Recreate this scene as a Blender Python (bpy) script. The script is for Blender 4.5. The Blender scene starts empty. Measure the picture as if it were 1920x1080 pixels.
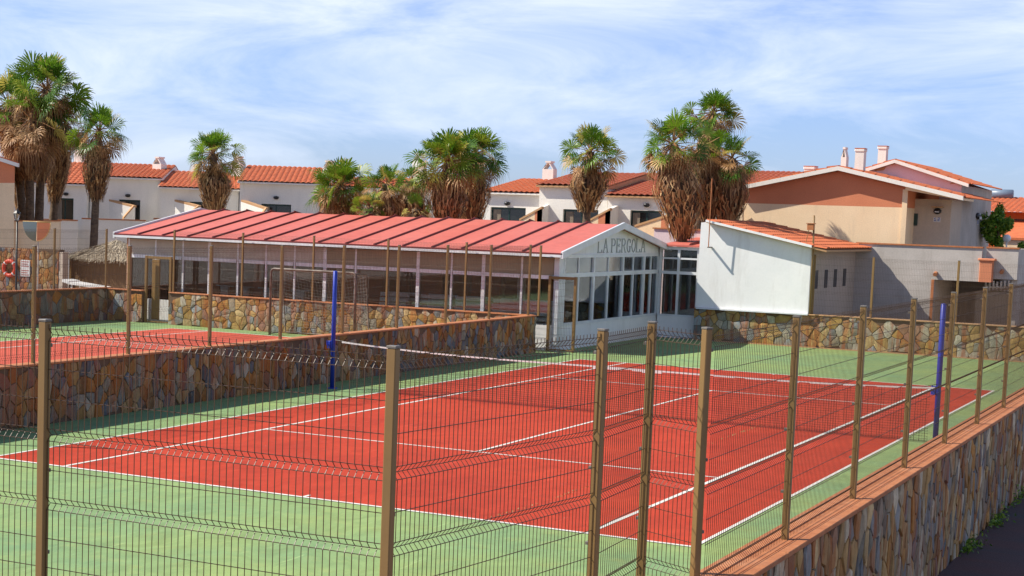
import bpy, math, random
from mathutils import Vector, Matrix
S = bpy.context.scene
COL = S.collection
R = math.radians
# ------------------------------------------------------------------ camera
CP = Vector((11.4289, -30.8767, 3.8728))
RT = Vector((0.885847, 0.462714, 0.034210)); DN = Vector((0.071553, -0.063391, -0.995420)); FW = Vector((-0.458426, 0.884238, -0.089264))
FPX, U0, V0 = 3102.41, 771.26, 678.40
cam = bpy.data.cameras.new('camera'); co = bpy.data.objects.new('camera', cam); COL.objects.link(co); S.camera = co
m = Matrix((RT, -DN, -FW)).transposed().to_4x4(); m.translation = CP; co.matrix_world = m
cam.sensor_width = 36; cam.lens = FPX / 1920 * 36; cam.shift_x = (960 - U0) / 1920; cam.shift_y = (V0 - 540) / 1920
cam.clip_start = .1; cam.clip_end = 2000
# ------------------------------------------------------------------ light
SUN = Vector((-.90, -.43, 1.0)).normalized()
w = bpy.data.worlds.new('World'); S.world = w; w.use_nodes = True
nt = w.node_tree; N = nt.nodes; K = nt.links; N.clear()
def nd(t, ty, **k):
    n = t.nodes.new(ty)
    for a, b in k.items():
        if hasattr(n, a): setattr(n, a, b)
        else: n.inputs[a.replace('_', ' ')].default_value = b
    return n
sky = nd(nt, 'ShaderNodeTexSky', sky_type='NISHITA', sun_disc=False, sun_elevation=math.asin(SUN.z), sun_rotation=math.atan2(SUN.x, SUN.y), air_density=1.0, dust_density=.4, ozone_density=1.6)
tc = nd(nt, 'ShaderNodeTexCoord'); mp = nd(nt, 'ShaderNodeMapping'); mp.inputs['Scale'].default_value = (1, 1, 3.6); mp.inputs['Rotation'].default_value = (.0, .03, .3)
n1 = nd(nt, 'ShaderNodeTexNoise', Scale=6.5, Detail=10.0, Roughness=.62, Distortion=.5)
n2 = nd(nt, 'ShaderNodeTexNoise', Scale=1.9, Detail=3.0, Roughness=.5)
K.new(tc.outputs['Generated'], mp.inputs[0]); K.new(mp.outputs[0], n1.inputs['Vector']); K.new(mp.outputs[0], n2.inputs['Vector'])
ad = nd(nt, 'ShaderNodeMath', operation='MULTIPLY_ADD'); K.new(n1.outputs[0], ad.inputs[0]); ad.inputs[1].default_value = .55
mu = nd(nt, 'ShaderNodeMath', operation='MULTIPLY'); K.new(n2.outputs[0], mu.inputs[0]); mu.inputs[1].default_value = .45; K.new(mu.outputs[0], ad.inputs[2])
sp = nd(nt, 'ShaderNodeSeparateXYZ'); K.new(tc.outputs['Generated'], sp.inputs[0])
el = nd(nt, 'ShaderNodeMath', operation='MULTIPLY_ADD'); K.new(sp.outputs[2], el.inputs[0]); el.inputs[1].default_value = .75; K.new(ad.outputs[0], el.inputs[2])
rp = nd(nt, 'ShaderNodeValToRGB'); K.new(el.outputs[0], rp.inputs[0])
rp.color_ramp.elements[0].position = .47; rp.color_ramp.elements[0].color = (0.10, .10, .10, 1); rp.color_ramp.elements[1].position = .69; rp.color_ramp.elements[1].color = (.98, .98, .98, 1)
tint = nd(nt, 'ShaderNodeMix', data_type='RGBA', blend_type='MULTIPLY'); tint.inputs[0].default_value = 1; K.new(sky.outputs[0], tint.inputs[6]); tcm = nd(nt, 'ShaderNodeMix', data_type='RGBA'); tcm.inputs[6].default_value = (.84, .90, 1.04, 1); tcm.inputs[7].default_value = (.66, .84, 1.42, 1); K.new(tcm.outputs[2], tint.inputs[7])
mr = nd(nt, 'ShaderNodeMapRange'); K.new(sp.outputs[2], mr.inputs['Value']); mr.inputs['From Min'].default_value = .14; mr.inputs['From Max'].default_value = .42; mr.inputs['To Min'].default_value = 1; mr.inputs['To Max'].default_value = .06
K.new(mr.outputs[0], tcm.inputs[0]); cf = nd(nt, 'ShaderNodeMath', operation='MULTIPLY'); K.new(rp.outputs[0], cf.inputs[0]); K.new(mr.outputs[0], cf.inputs[1])
mx = nd(nt, 'ShaderNodeMix', data_type='RGBA'); K.new(cf.outputs[0], mx.inputs[0]); K.new(tint.outputs[2], mx.inputs[6]); mx.inputs[7].default_value = (7.6, 8.4, 9.9, 1)
bg = nd(nt, 'ShaderNodeBackground', Strength=.085); K.new(mx.outputs[2], bg.inputs[0])
ow = nd(nt, 'ShaderNodeOutputWorld'); K.new(bg.outputs[0], ow.inputs[0])
sl = bpy.data.lights.new('sun', 'SUN'); sl.energy = 5.0; sl.angle = R(.5); sl.color = (1, .93, .80)
so = bpy.data.objects.new('sun', sl); COL.objects.link(so); so.rotation_euler = SUN.to_track_quat('Z', 'Y').to_euler()
S.view_settings.view_transform = 'Standard'; S.view_settings.look = 'None'; S.view_settings.exposure = .48; S.view_settings.gamma = 1
S.render.engine = 'CYCLES'; S.cycles.max_bounces = 6; S.cycles.transparent_max_bounces = 24
# ------------------------------------------------------------------ measuring helpers (photo bearing -> point on a real plane)
def ray(u, v): return RT * ((u - U0) / FPX) + DN * ((v - V0) / FPX) + FW
def aty(u, v, y): d = ray(u, v); return CP + d * ((y - CP.y) / d.y)
def atx(u, v, x): d = ray(u, v); return CP + d * ((x - CP.x) / d.x)
def atz(u, v, z=0): d = ray(u, v); return CP + d * ((z - CP.z) / d.z)
def far(u, v, D): d = ray(u, v); return CP + d * (D / math.hypot(d.x, d.y))
# ------------------------------------------------------------------ materials
MATS = {}
def ramp(t, src, cols, interp='LINEAR'):
    r = nd(t, 'ShaderNodeValToRGB'); t.links.new(src, r.inputs[0]); e = r.color_ramp.elements; r.color_ramp.interpolation = interp
    while len(e) < len(cols): e.new(.5)
    for i, (p, c) in enumerate(cols): e[i].position = p; e[i].color = (c, c, c, 1) if not isinstance(c, tuple) else c + (1,)
    return r.outputs[0]
def mixc(t, f, a, b, mode='MIX'):
    n = nd(t, 'ShaderNodeMix', data_type='RGBA', blend_type=mode)
    for s, v in ((0, f), (6, a), (7, b)):
        if isinstance(v, tuple): n.inputs[s].default_value = v + (1,)
        elif isinstance(v, (int, float)): n.inputs[s].default_value = v
        else: t.links.new(v, n.inputs[s])
    return n.outputs[2]
def noise(t, sc, det=4, rough=.55, scale=(1, 1, 1), dist=0):
    c = nd(t, 'ShaderNodeTexCoord'); q = nd(t, 'ShaderNodeMapping'); q.inputs['Scale'].default_value = scale
    n = nd(t, 'ShaderNodeTexNoise', Scale=float(sc), Detail=float(det), Roughness=rough, Distortion=float(dist))
    t.links.new(c.outputs['Object'], q.inputs[0]); t.links.new(q.outputs[0], n.inputs['Vector']); return n.outputs[0]
def base(name):
    mt = bpy.data.materials.new(name); mt.use_nodes = True; MATS[name] = mt
    t = mt.node_tree; return mt, t, t.nodes['Principled BSDF']
def bump(t, b, h, s=.3, d=.02):
    n = nd(t, 'ShaderNodeBump', Strength=s, Distance=d); t.links.new(h, n.inputs['Height']); t.links.new(n.outputs[0], b.inputs['Normal'])
def paint(name, a, b=None, sc=2.0, rough=.6, metal=0, dirt=None, dirt_amt=.35, bsc=60, bs=.15, coarse=(1, 1, 1), spec=.5, fine=.12):
    mt, t, P = base(name); b = b or tuple(x * .82 for x in a)
    c = mixc(t, ramp(t, noise(t, sc, 6, .6, coarse), [(.35, 0.), (.68, 1.)]), a, b)
    c = mixc(t, 1, c, ramp(t, noise(t, bsc, 2), [(.3, 1 - fine), (.7, 1 + 0.0)]), 'MULTIPLY')
    if dirt: c = mixc(t, ramp(t, noise(t, 1.3, 7, .7, (2.2, 2.2, .35)), [(.52, 0.), (.75, dirt_amt)]), c, dirt)
    t.links.new(c, P.inputs['Base Color']); P.inputs['Roughness'].default_value = rough; P.inputs['Metallic'].default_value = metal
    P.inputs['Specular IOR Level'].default_value = spec
    bump(t, P, noise(t, bsc, 3), bs, .01); return mt
def stone(name, sc=3.0, zs=1.0, pal=None, rust=.6, mort=(.10, .07, .045), xs=1.0, seed=0):
    mt, t, P = base(name)
    pal = pal or [(.30, .17, .06), (.16, .13, .11), (.36, .25, .12), (.10, .105, .125), (.26, .22, .17), (.40, .17, .05), (.17, .17, .14), (.34, .30, .24), (.22, .12, .06), (.13, .14, .17)]
    c = nd(t, 'ShaderNodeTexCoord'); q = nd(t, 'ShaderNodeMapping'); q.inputs['Scale'].default_value = (xs, 1, zs); q.inputs['Location'].default_value = (seed, seed * 2, seed)
    t.links.new(c.outputs['Object'], q.inputs[0])
    nz = nd(t, 'ShaderNodeTexNoise', Scale=2.2, Detail=3.0); t.links.new(q.outputs[0], nz.inputs['Vector'])
    av = nd(t, 'ShaderNodeVectorMath', operation='MULTIPLY_ADD'); t.links.new(nz.outputs['Color'], av.inputs[0]); av.inputs[1].default_value = (.32,) * 3; t.links.new(q.outputs[0], av.inputs[2])
    n5 = nd(t, 'ShaderNodeTexNoise', Scale=9.0, Detail=2.0); t.links.new(q.outputs[0], n5.inputs['Vector'])
    a2 = nd(t, 'ShaderNodeVectorMath', operation='MULTIPLY_ADD'); t.links.new(n5.outputs['Color'], a2.inputs[0]); a2.inputs[1].default_value = (.085,) * 3; t.links.new(av.outputs[0], a2.inputs[2])
    def cells(k):
        v = nd(t, 'ShaderNodeTexVoronoi', feature='F1', Scale=float(sc * k)); e = nd(t, 'ShaderNodeTexVoronoi', feature='DISTANCE_TO_EDGE', Scale=float(sc * k))
        for z in (v, e): t.links.new(a2.outputs[0], z.inputs['Vector']); z.inputs['Randomness'].default_value = 1
        return v, e
    v, e = cells(1); v2, e2 = cells(2.1)
    sx = nd(t, 'ShaderNodeSeparateColor'); t.links.new(v.outputs['Color'], sx.inputs[0]); s2 = nd(t, 'ShaderNodeSeparateColor'); t.links.new(v2.outputs['Color'], s2.inputs[0])
    P1 = [(i / len(pal), p) for i, p in enumerate(pal)]
    big = ramp(t, sx.outputs[2], [(0, 0.), (.52, 1.)], 'CONSTANT')
    col = mixc(t, big, ramp(t, sx.outputs[0], P1, 'CONSTANT'), ramp(t, s2.outputs[0], P1, 'CONSTANT'))
    ed = nd(t, 'ShaderNodeMix', data_type='FLOAT'); t.links.new(big, ed.inputs[0]); t.links.new(e.outputs['Distance'], ed.inputs[2])
    eh = nd(t, 'ShaderNodeMath', operation='MULTIPLY'); t.links.new(e2.outputs['Distance'], eh.inputs[0]); eh.inputs[1].default_value = 1.0
    mn = nd(t, 'ShaderNodeMath', operation='MINIMUM'); t.links.new(e.outputs['Distance'], mn.inputs[0]); t.links.new(eh.outputs[0], mn.inputs[1]); t.links.new(mn.outputs[0], ed.inputs[3])
    col = mixc(t, 1, col, ramp(t, sx.outputs[1], [(0., .7), (1., 1.2)]), 'MULTIPLY')
    col = mixc(t, .9, col, ramp(t, noise(t, 7, 8, .75, (1.6, 1.6, .6)), [(.25, .45), (.75, 1.5)]), 'MULTIPLY')
    col = mixc(t, ramp(t, noise(t, 1.0, 6, .65, (3.6, 3.6, .38)), [(.50, 0.), (.58, rust)]), col, (.25, .072, .018))
    em = ramp(t, ed.outputs[0], [(.0, .75), (.05, 0.)])
    col = mixc(t, em, col, mort)
    t.links.new(col, P.inputs['Base Color']); P.inputs['Roughness'].default_value = .85; P.inputs['Specular IOR Level'].default_value = .2
    hh = nd(t, 'ShaderNodeMath', operation='ADD'); t.links.new(ramp(t, ed.outputs[0], [(.0, 0.), (.12, 1.)]), hh.inputs[0])
    h2 = nd(t, 'ShaderNodeMath', operation='MULTIPLY'); t.links.new(noise(t, 14, 5, .7), h2.inputs[0]); h2.inputs[1].default_value = .9; t.links.new(h2.outputs[0], hh.inputs[1])
    bump(t, P, hh.outputs[0], .9, .045); return mt
def island(name, cols, rough=.55, trans=0.):
    mt, t, P = base(name); g = nd(t, 'ShaderNodeNewGeometry')
    c = ramp(t, g.outputs['Random Per Island'], cols); c = mixc(t, .5, c, ramp(t, noise(t, 3, 3), [(.3, .55), (.7, 1.3)]), 'MULTIPLY')
    t.links.new(c, P.inputs['Base Color']); P.inputs['Roughness'].default_value = rough
    if trans:
        tr = nd(t, 'ShaderNodeBsdfTranslucent'); t.links.new(c, tr.inputs[0]); x = nd(t, 'ShaderNodeMixShader'); x.inputs[0].default_value = trans
        o = t.nodes['Material Output']; t.links.new(P.outputs[0], x.inputs[1]); t.links.new(tr.outputs[0], x.inputs[2]); t.links.new(x.outputs[0], o.inputs[0])
    return mt
def stone_i(name, pal, rust=.6, sat=1.0):
    mt, t, P = base(name); g = nd(t, 'ShaderNodeNewGeometry'); rr = g.outputs['Random Per Island']
    c = ramp(t, rr, [(i / len(pal), tuple(min(1, k * sat) for k in p)) for i, p in enumerate(pal)], 'CONSTANT')
    m2 = nd(t, 'ShaderNodeMath', operation='MULTIPLY'); t.links.new(rr, m2.inputs[0]); m2.inputs[1].default_value = 37.0; fr = nd(t, 'ShaderNodeMath', operation='FRACT'); t.links.new(m2.outputs[0], fr.inputs[0])
    c = mixc(t, 1, c, ramp(t, fr.outputs[0], [(0, .68), (1, 1.25)]), 'MULTIPLY')
    c = mixc(t, .9, c, ramp(t, noise(t, 7, 8, .75, (1.6, 1.6, .8)), [(.25, .5), (.75, 1.45)]), 'MULTIPLY')
    c = mixc(t, ramp(t, noise(t, 3.1, 4, .6), [(.52, 0.), (.68, .45)]), c, (.42, .30, .15))
    c = mixc(t, ramp(t, noise(t, 1.0, 6, .65, (4.2, 4.2, .33)), [(.48, 0.), (.57, rust)]), c, (.34, .088, .018))
    t.links.new(c, P.inputs['Base Color']); P.inputs['Roughness'].default_value = .85; P.inputs['Specular IOR Level'].default_value = .25
    bump(t, P, noise(t, 16, 6, .7), .7, .02); return mt
def glass(name, tint=(.5, .55, .55), gl=.12, rough=.03):
    mt, t, P = base(name); t.nodes.remove(P); o = t.nodes['Material Output']
    a = nd(t, 'ShaderNodeBsdfTransparent', Color=tint + (1,)); b = nd(t, 'ShaderNodeBsdfGlossy', Roughness=rough, Color=(.9, .95, 1, 1))
    f = nd(t, 'ShaderNodeFresnel', IOR=1.45); ad_ = nd(t, 'ShaderNodeMath', operation='ADD'); t.links.new(f.outputs[0], ad_.inputs[0]); ad_.inputs[1].default_value = gl
    x = nd(t, 'ShaderNodeMixShader'); t.links.new(ad_.outputs[0], x.inputs[0]); t.links.new(a.outputs[0], x.inputs[1]); t.links.new(b.outputs[0], x.inputs[2]); t.links.new(x.outputs[0], o.inputs[0])
    return mt
def court(name, a, b, stain, amt):
    mt = paint(name, a, b, .4, .85, bsc=90, bs=.25, spec=.2, dirt=stain, dirt_amt=amt); t = mt.node_tree; P = t.nodes['Principled BSDF']; src = P.inputs['Base Color'].links[0].from_socket
    c = mixc(t, 1, src, ramp(t, noise(t, 2.2, 9, .7, (1, .6, 1), 1.2), [(.3, .80), (.5, .98), (.72, 1.13)]), 'MULTIPLY')
    c = mixc(t, ramp(t, noise(t, 1.4, 3, .5, (9, .5, 1), 2.), [(.66, 0.), (.74, .28)]), c, tuple(min(1, x * 1.5 + .05) for x in a))
    c = mixc(t, ramp(t, noise(t, 26, 2, .5), [(.74, 0.), (.80, .5)]), c, (.62, .50, .34))
    t.links.new(c, P.inputs['Base Color']); return mt
RED = court('red_court', (.49, .052, .021), (.39, .038, .017), (.36, .06, .035), .45)
RED2 = court('pink_red_court', (.58, .105, .065), (.50, .085, .05), (.45, .10, .06), .4)
GRN = court('green_court', (.27, .37, .135), (.19, .315, .15), (.33, .37, .13), .55)
LINE = paint('line_paint', (.78, .76, .70), (.62, .60, .54), 5, .7, bsc=40)
WHITE = paint('white_wall', (.84, .84, .83), (.78, .79, .79), 1.2, .8, dirt=(.48, .46, .42), dirt_amt=.35, bsc=14, bs=.05, fine=.03)
HOUSEW = paint('house_white', (.87, .83, .76), (.80, .77, .71), .8, .85, dirt=(.5, .47, .42), dirt_amt=.3, bsc=20)
CREAM = paint('cream_wall', (.88, .68, .45), (.82, .61, .39), .8, .9, bsc=25, bs=.4, dirt=(.5, .38, .27), dirt_amt=.4)
TERRA = paint('terracotta_wall', (.66, .24, .12), (.60, .21, .105), .9, .9, bsc=25, bs=.5)
PINKW = paint('pink_wall', (.80, .64, .67), (.74, .59, .62), .9, .9, bsc=25)
BEIGE = paint('beige_wall', (.56, .46, .37), (.50, .41, .33), .9, .9, bsc=25, dirt=(.33, .29, .25), dirt_amt=.4)
GREYW = paint('grey_render', (.56, .51, .47), (.45, .41, .37), .9, .9, bsc=20, dirt=(.26, .23, .20), dirt_amt=.6)
ORANGE = paint('orange_wall', (.75, .16, .03), (.68, .14, .03), .9, .9, bsc=25)
TILE = paint('roof_tile', (.70, .19, .07), (.56, .14, .05), 3.5, .75, bsc=30, fine=.3, dirt=(.40, .15, .08), dirt_amt=.5)
TILE2 = paint('old_roof_tile', (.52, .13, .055), (.43, .10, .045), 3.5, .75, bsc=30, fine=.3)
SALM = paint('salmon_metal', (.60, .155, .115), (.55, .125, .09), .5, .55, bsc=5, bs=.05, dirt=(.44, .13, .10), dirt_amt=.7)
SEAM = paint('dark_red_metal', (.17, .018, .016), rough=.5)
WOODP = paint('brown_post', (.25, .145, .048), (.21, .12, .04), 1.5, .5, bsc=50, bs=.02, fine=.04)
WIRE = paint('brown_wire', (.085, .042, .018), rough=.45, bs=0)
CAPM = paint('post_cap', (.16, .14, .12), rough=.5)
COPE = paint('clay_coping', (.50, .185, .07), (.38, .125, .045), 6, .8, bsc=40, bs=.4, dirt=(.55, .30, .18), dirt_amt=.5)
COPEL = paint('pale_coping', (.55, .32, .16), (.48, .27, .13), 6, .8)
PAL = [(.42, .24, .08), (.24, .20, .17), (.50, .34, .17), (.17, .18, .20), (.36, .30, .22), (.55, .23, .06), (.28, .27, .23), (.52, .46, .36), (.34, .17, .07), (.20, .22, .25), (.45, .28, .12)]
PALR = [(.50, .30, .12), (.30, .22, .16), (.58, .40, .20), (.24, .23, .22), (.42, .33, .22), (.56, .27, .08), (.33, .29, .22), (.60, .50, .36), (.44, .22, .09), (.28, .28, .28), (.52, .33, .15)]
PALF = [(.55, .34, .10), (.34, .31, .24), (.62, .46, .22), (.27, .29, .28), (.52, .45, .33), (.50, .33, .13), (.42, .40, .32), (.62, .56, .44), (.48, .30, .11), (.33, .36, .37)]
STI = stone_i('stone_blocks', PAL, .6, .68); STIF = stone_i('ochre_stone_blocks', PALF, .62, .8); STIR = stone_i('thin_stone_blocks', PALR, .6, .88)  # far and back walls get paler ochre stones
MORT = paint('stone_mortar', (.16, .10, .06), (.11, .07, .045), 5, .95, bsc=20, bs=.5)
STONE = stone('stone_divider', 3.3, .75, rust=.75)
STONEF = stone('stone_far', 2.9, 1.0, rust=.55, seed=3, pal=[(.42, .24, .07), (.20, .19, .16), (.46, .34, .16), (.14, .15, .16), (.38, .33, .25), (.50, .24, .06), (.27, .27, .22), (.46, .42, .34), (.34, .20, .08), (.20, .22, .23)])
STONER = stone('stone_right', 4.6, .62, rust=.5, seed=7)
ALU = paint('white_frame', (.74, .77, .80), rough=.35, bs=.02, fine=.04)
ALUB = paint('white_frame_lightened', (.86, .86, .88), rough=.4, bs=.02, fine=.04)  # lighter copy of the frame white, stands for sun on posts under the eave
GLASS = glass('window_glass', (.86, .89, .88), .05)
GLASSU = glass('upper_window_glass', (.75, .8, .78), .18, .12)
BLIND = paint('grey_blind', (.48, .48, .44), (.40, .40, .37), 2, .6)
BROWNB = paint('brown_blind', (.33, .28, .18), (.27, .23, .15), 2, .7)
DARK = paint('dark_interior', (.035, .03, .028), rough=.8)
INT = paint('interior_wall', (.52, .36, .25), (.40, .16, .08), .6, .8)
INTF = paint('interior_floor', (.22, .19, .16), rough=.6)
BLUE = paint('blue_paint', (.014, .04, .42), (.02, .045, .34), 4, .35, bsc=30, bs=.02)
NETC = paint('net_cord', (.05, .035, .03), rough=.9, bs=0)
TAPE = paint('net_tape', (.78, .74, .72), (.7, .62, .6), 8, .8)
GOALP = paint('goal_pipe', (.07, .045, .035), (.22, .17, .13), 6, .5)
GOALN = paint('goal_net_cord', (.45, .42, .38), rough=.9)
BLACK = paint('black_metal', (.015, .015, .017), rough=.4)
DGREEN = paint('dark_green_frame', (.012, .045, .038), rough=.4)
PANE = paint('dark_pane', (.015, .018, .018), rough=.08, bs=0, spec=.7)
CURT = paint('curtain', (.30, .24, .18), (.18, .14, .10), 6, .8, coarse=(6, 6, .3))
TRUNK = paint('palm_trunk_bark', (.20, .135, .085), (.12, .08, .055), 3, .9, bsc=12, bs=.9, coarse=(1, 1, 4), fine=.5)
LEAF = island('palm_leaf', [(0, (.05, .14, .010)), (.35, (.12, .25, .015)), (.65, (.24, .36, .025)), (.85, (.42, .43, .06)), (1, (.62, .48, .13))], .42, .4)
DRY = island('dead_frond', [(0, (.13, .055, .02)), (.35, (.26, .12, .04)), (.7, (.42, .225, .085)), (1, (.66, .44, .20))], .6, .2)
DRYD = paint('dead_frond_core', (.09, .05, .025), (.05, .03, .015), 5, .9, coarse=(3, 3, .4))
BUSHM = island('bush_leaf', [(0, (.05, .14, .01)), (.5, (.16, .30, .02)), (1, (.34, .45, .05))], .5, .35)
THATCH = island('thatch', [(0, (.16, .12, .08)), (.5, (.36, .29, .20)), (1, (.62, .53, .40))], .8)
BAMB = paint('reed_panel', (.24, .13, .055), (.16, .09, .04), 4, .8, coarse=(14, 14, .3))
PAVE = paint('terrace_paving', (.34, .28, .23), (.28, .23, .19), 1.5, .85)
DIRT = paint('dry_ground', (.26, .21, .16), (.20, .16, .12), .3, .95)
PATHM = paint('dark_path', (.075, .06, .068), (.15, .05, .045), 1.0, .8, bsc=45, bs=.8, coarse=(.3, 1.2, 1), fine=.5)
ORB = paint('lifebuoy_orange', (.72, .06, .02), rough=.5)
SIGNW = paint('sign_white', (.75, .72, .70), rough=.6)
INKR = paint('sign_ink', (.45, .16, .14), rough=.7)
INKB = paint('blue_ink', (.12, .18, .45), rough=.7)
INKG = paint('letter_grey', (.42, .45, .45), rough=.6)
GOLD = paint('gold_rim', (.50, .33, .10), rough=.35)
GLOBE = paint('milk_glass', (.85, .85, .85), rough=.25)
PVC = paint('white_plastic', (.82, .80, .76), rough=.5)
STEEL = paint('grey_steel', (.16, .22, .30), rough=.4)
WEED = island('weed', [(0, (.20, .22, .06)), (1, (.42, .38, .16))])
# ------------------------------------------------------------------ mesh builder
class MB:
    def __init__(s, M=None): s.v = []; s.f = []; s.M = M; s.p = []
    def add(s, vs, fs):
        o = len(s.v); s.p.append((vs, fs)); s.v += [tuple(x) for x in vs]; s.f += [tuple(i + o for i in f) for f in fs]; return s
    def box(s, x0, x1, y0, y1, z0, z1):
        return s.add([(x, y, z) for z in (z0, z1) for y in (y0, y1) for x in (x0, x1)], [(0, 2, 3, 1), (4, 5, 7, 6), (0, 1, 5, 4), (2, 6, 7, 3), (0, 4, 6, 2), (1, 3, 7, 5)])
    def bbox(s, x0, x1, y0, y1, z0, z1, b=.01):   # box with bevelled vertical and top edges
        pr = [(x0 + b, y0), (x1 - b, y0), (x1, y0 + b), (x1, y1 - b), (x1 - b, y1), (x0 + b, y1), (x0, y1 - b), (x0, y0 + b)]
        cx, cy = (x0 + x1) / 2, (y0 + y1) / 2
        top = [(cx + (x - cx) * (1 - b / max(1e-4, (x1 - x0) / 2)), cy + (y - cy) * (1 - b / max(1e-4, (y1 - y0) / 2))) for x, y in pr]
        vs = [(x, y, z0) for x, y in pr] + [(x, y, z1 - b) for x, y in pr] + [(x, y, z1) for x, y in top]
        fs = [(i, (i + 1) % 8, (i + 1) % 8 + 8, i + 8) for i in range(8)] + [(i + 8, (i + 1) % 8 + 8, (i + 1) % 8 + 16, i + 16) for i in range(8)]
        return s.add(vs, fs + [tuple(range(16, 24)), tuple(range(7, -1, -1))])
    def prism(s, pts, d):                           # planar polygon pts swept by vector d
        n = len(pts); d = Vector(d); P = [Vector(p) for p in pts]
        return s.add(P + [p + d for p in P], [tuple(range(n - 1, -1, -1)), tuple(range(n, 2 * n))] + [(i, (i + 1) % n, (i + 1) % n + n, i + n) for i in range(n)])
    def tube(s, pts, r, n=8, cap=True):
        P = [Vector(p) for p in pts]; rs = r if isinstance(r, (list, tuple)) else [r] * len(P); rings = []; a = None
        for i, p in enumerate(P):
            t = ((P[min(i + 1, len(P) - 1)] - P[max(i - 1, 0)])); t = t.normalized() if t.length > 0 else Vector((0, 0, 1))
            if a is None: a = t.orthogonal().normalized()
            a = (a - t * a.dot(t)); a = a.normalized() if a.length > 1e-6 else t.orthogonal().normalized(); b = t.cross(a)
            rings += [p + (a * math.cos(2 * math.pi * k / n) + b * math.sin(2 * math.pi * k / n)) * rs[i] for k in range(n)]
        fs = [(i * n + k, i * n + (k + 1) % n, (i + 1) * n + (k + 1) % n, (i + 1) * n + k) for i in range(len(P) - 1) for k in range(n)]
        if cap: fs += [tuple(range(n - 1, -1, -1)), tuple(range((len(P) - 1) * n, len(P) * n))]
        return s.add(rings, fs)
    def lathe(s, c, prof, n=16):
        c = Vector(c); vs = []; fs = []
        for r, z in prof: vs += [c + Vector((r * math.cos(2 * math.pi * k / n), r * math.sin(2 * math.pi * k / n), z)) for k in range(n)]
        for i in range(len(prof) - 1): fs += [(i * n + k, i * n + (k + 1) % n, (i + 1) * n + (k + 1) % n, (i + 1) * n + k) for k in range(n)]
        return s.add(vs, fs)
    def build(s, name, mat, parent=None, smooth=False, local=False):
        me = bpy.data.meshes.new(name); vs = s.v
        if parent is not None and not local: l = WL(parent); vs = [(a - l.x, b - l.y, c - l.z) for a, b, c in vs]
        me.from_pydata(vs, [], s.f); me.materials.append(mat)
        if smooth: me.polygons.foreach_set('use_smooth', [True] * len(me.polygons))
        me.update(); o = bpy.data.objects.new(name, me); COL.objects.link(o)
        if parent is not None: o.parent = parent
        return o
def each(b, name, mat, parent, smooth=False, local=False):
    for vs, fs in b.p: MB().add(vs, fs).build(name, mat, parent, smooth, local)
def WL(o):
    l = Vector((0, 0, 0))
    while o is not None: l = l + o.location; o = o.parent
    return l
def tag(o, label=None, cat=None, group=None, kind=None):
    for k, x in (('label', label), ('category', cat), ('group', group), ('kind', kind)):
        if x: o[k] = x
    return o
def thing(name, loc, label, cat, group=None, rz=0):
    o = bpy.data.objects.new(name, None); COL.objects.link(o); o.location = loc; o.rotation_euler = (0, 0, rz); o.empty_display_size = .2
    return tag(o, label, cat, group)
def copy_thing(o, loc, label, parent=None):
    c = o.copy(); COL.objects.link(c)
    if parent is None: c.location = loc; c['label'] = label
    else: c.parent = parent
    for ch in o.children: copy_thing(ch, None, None, c)
    return c
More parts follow.
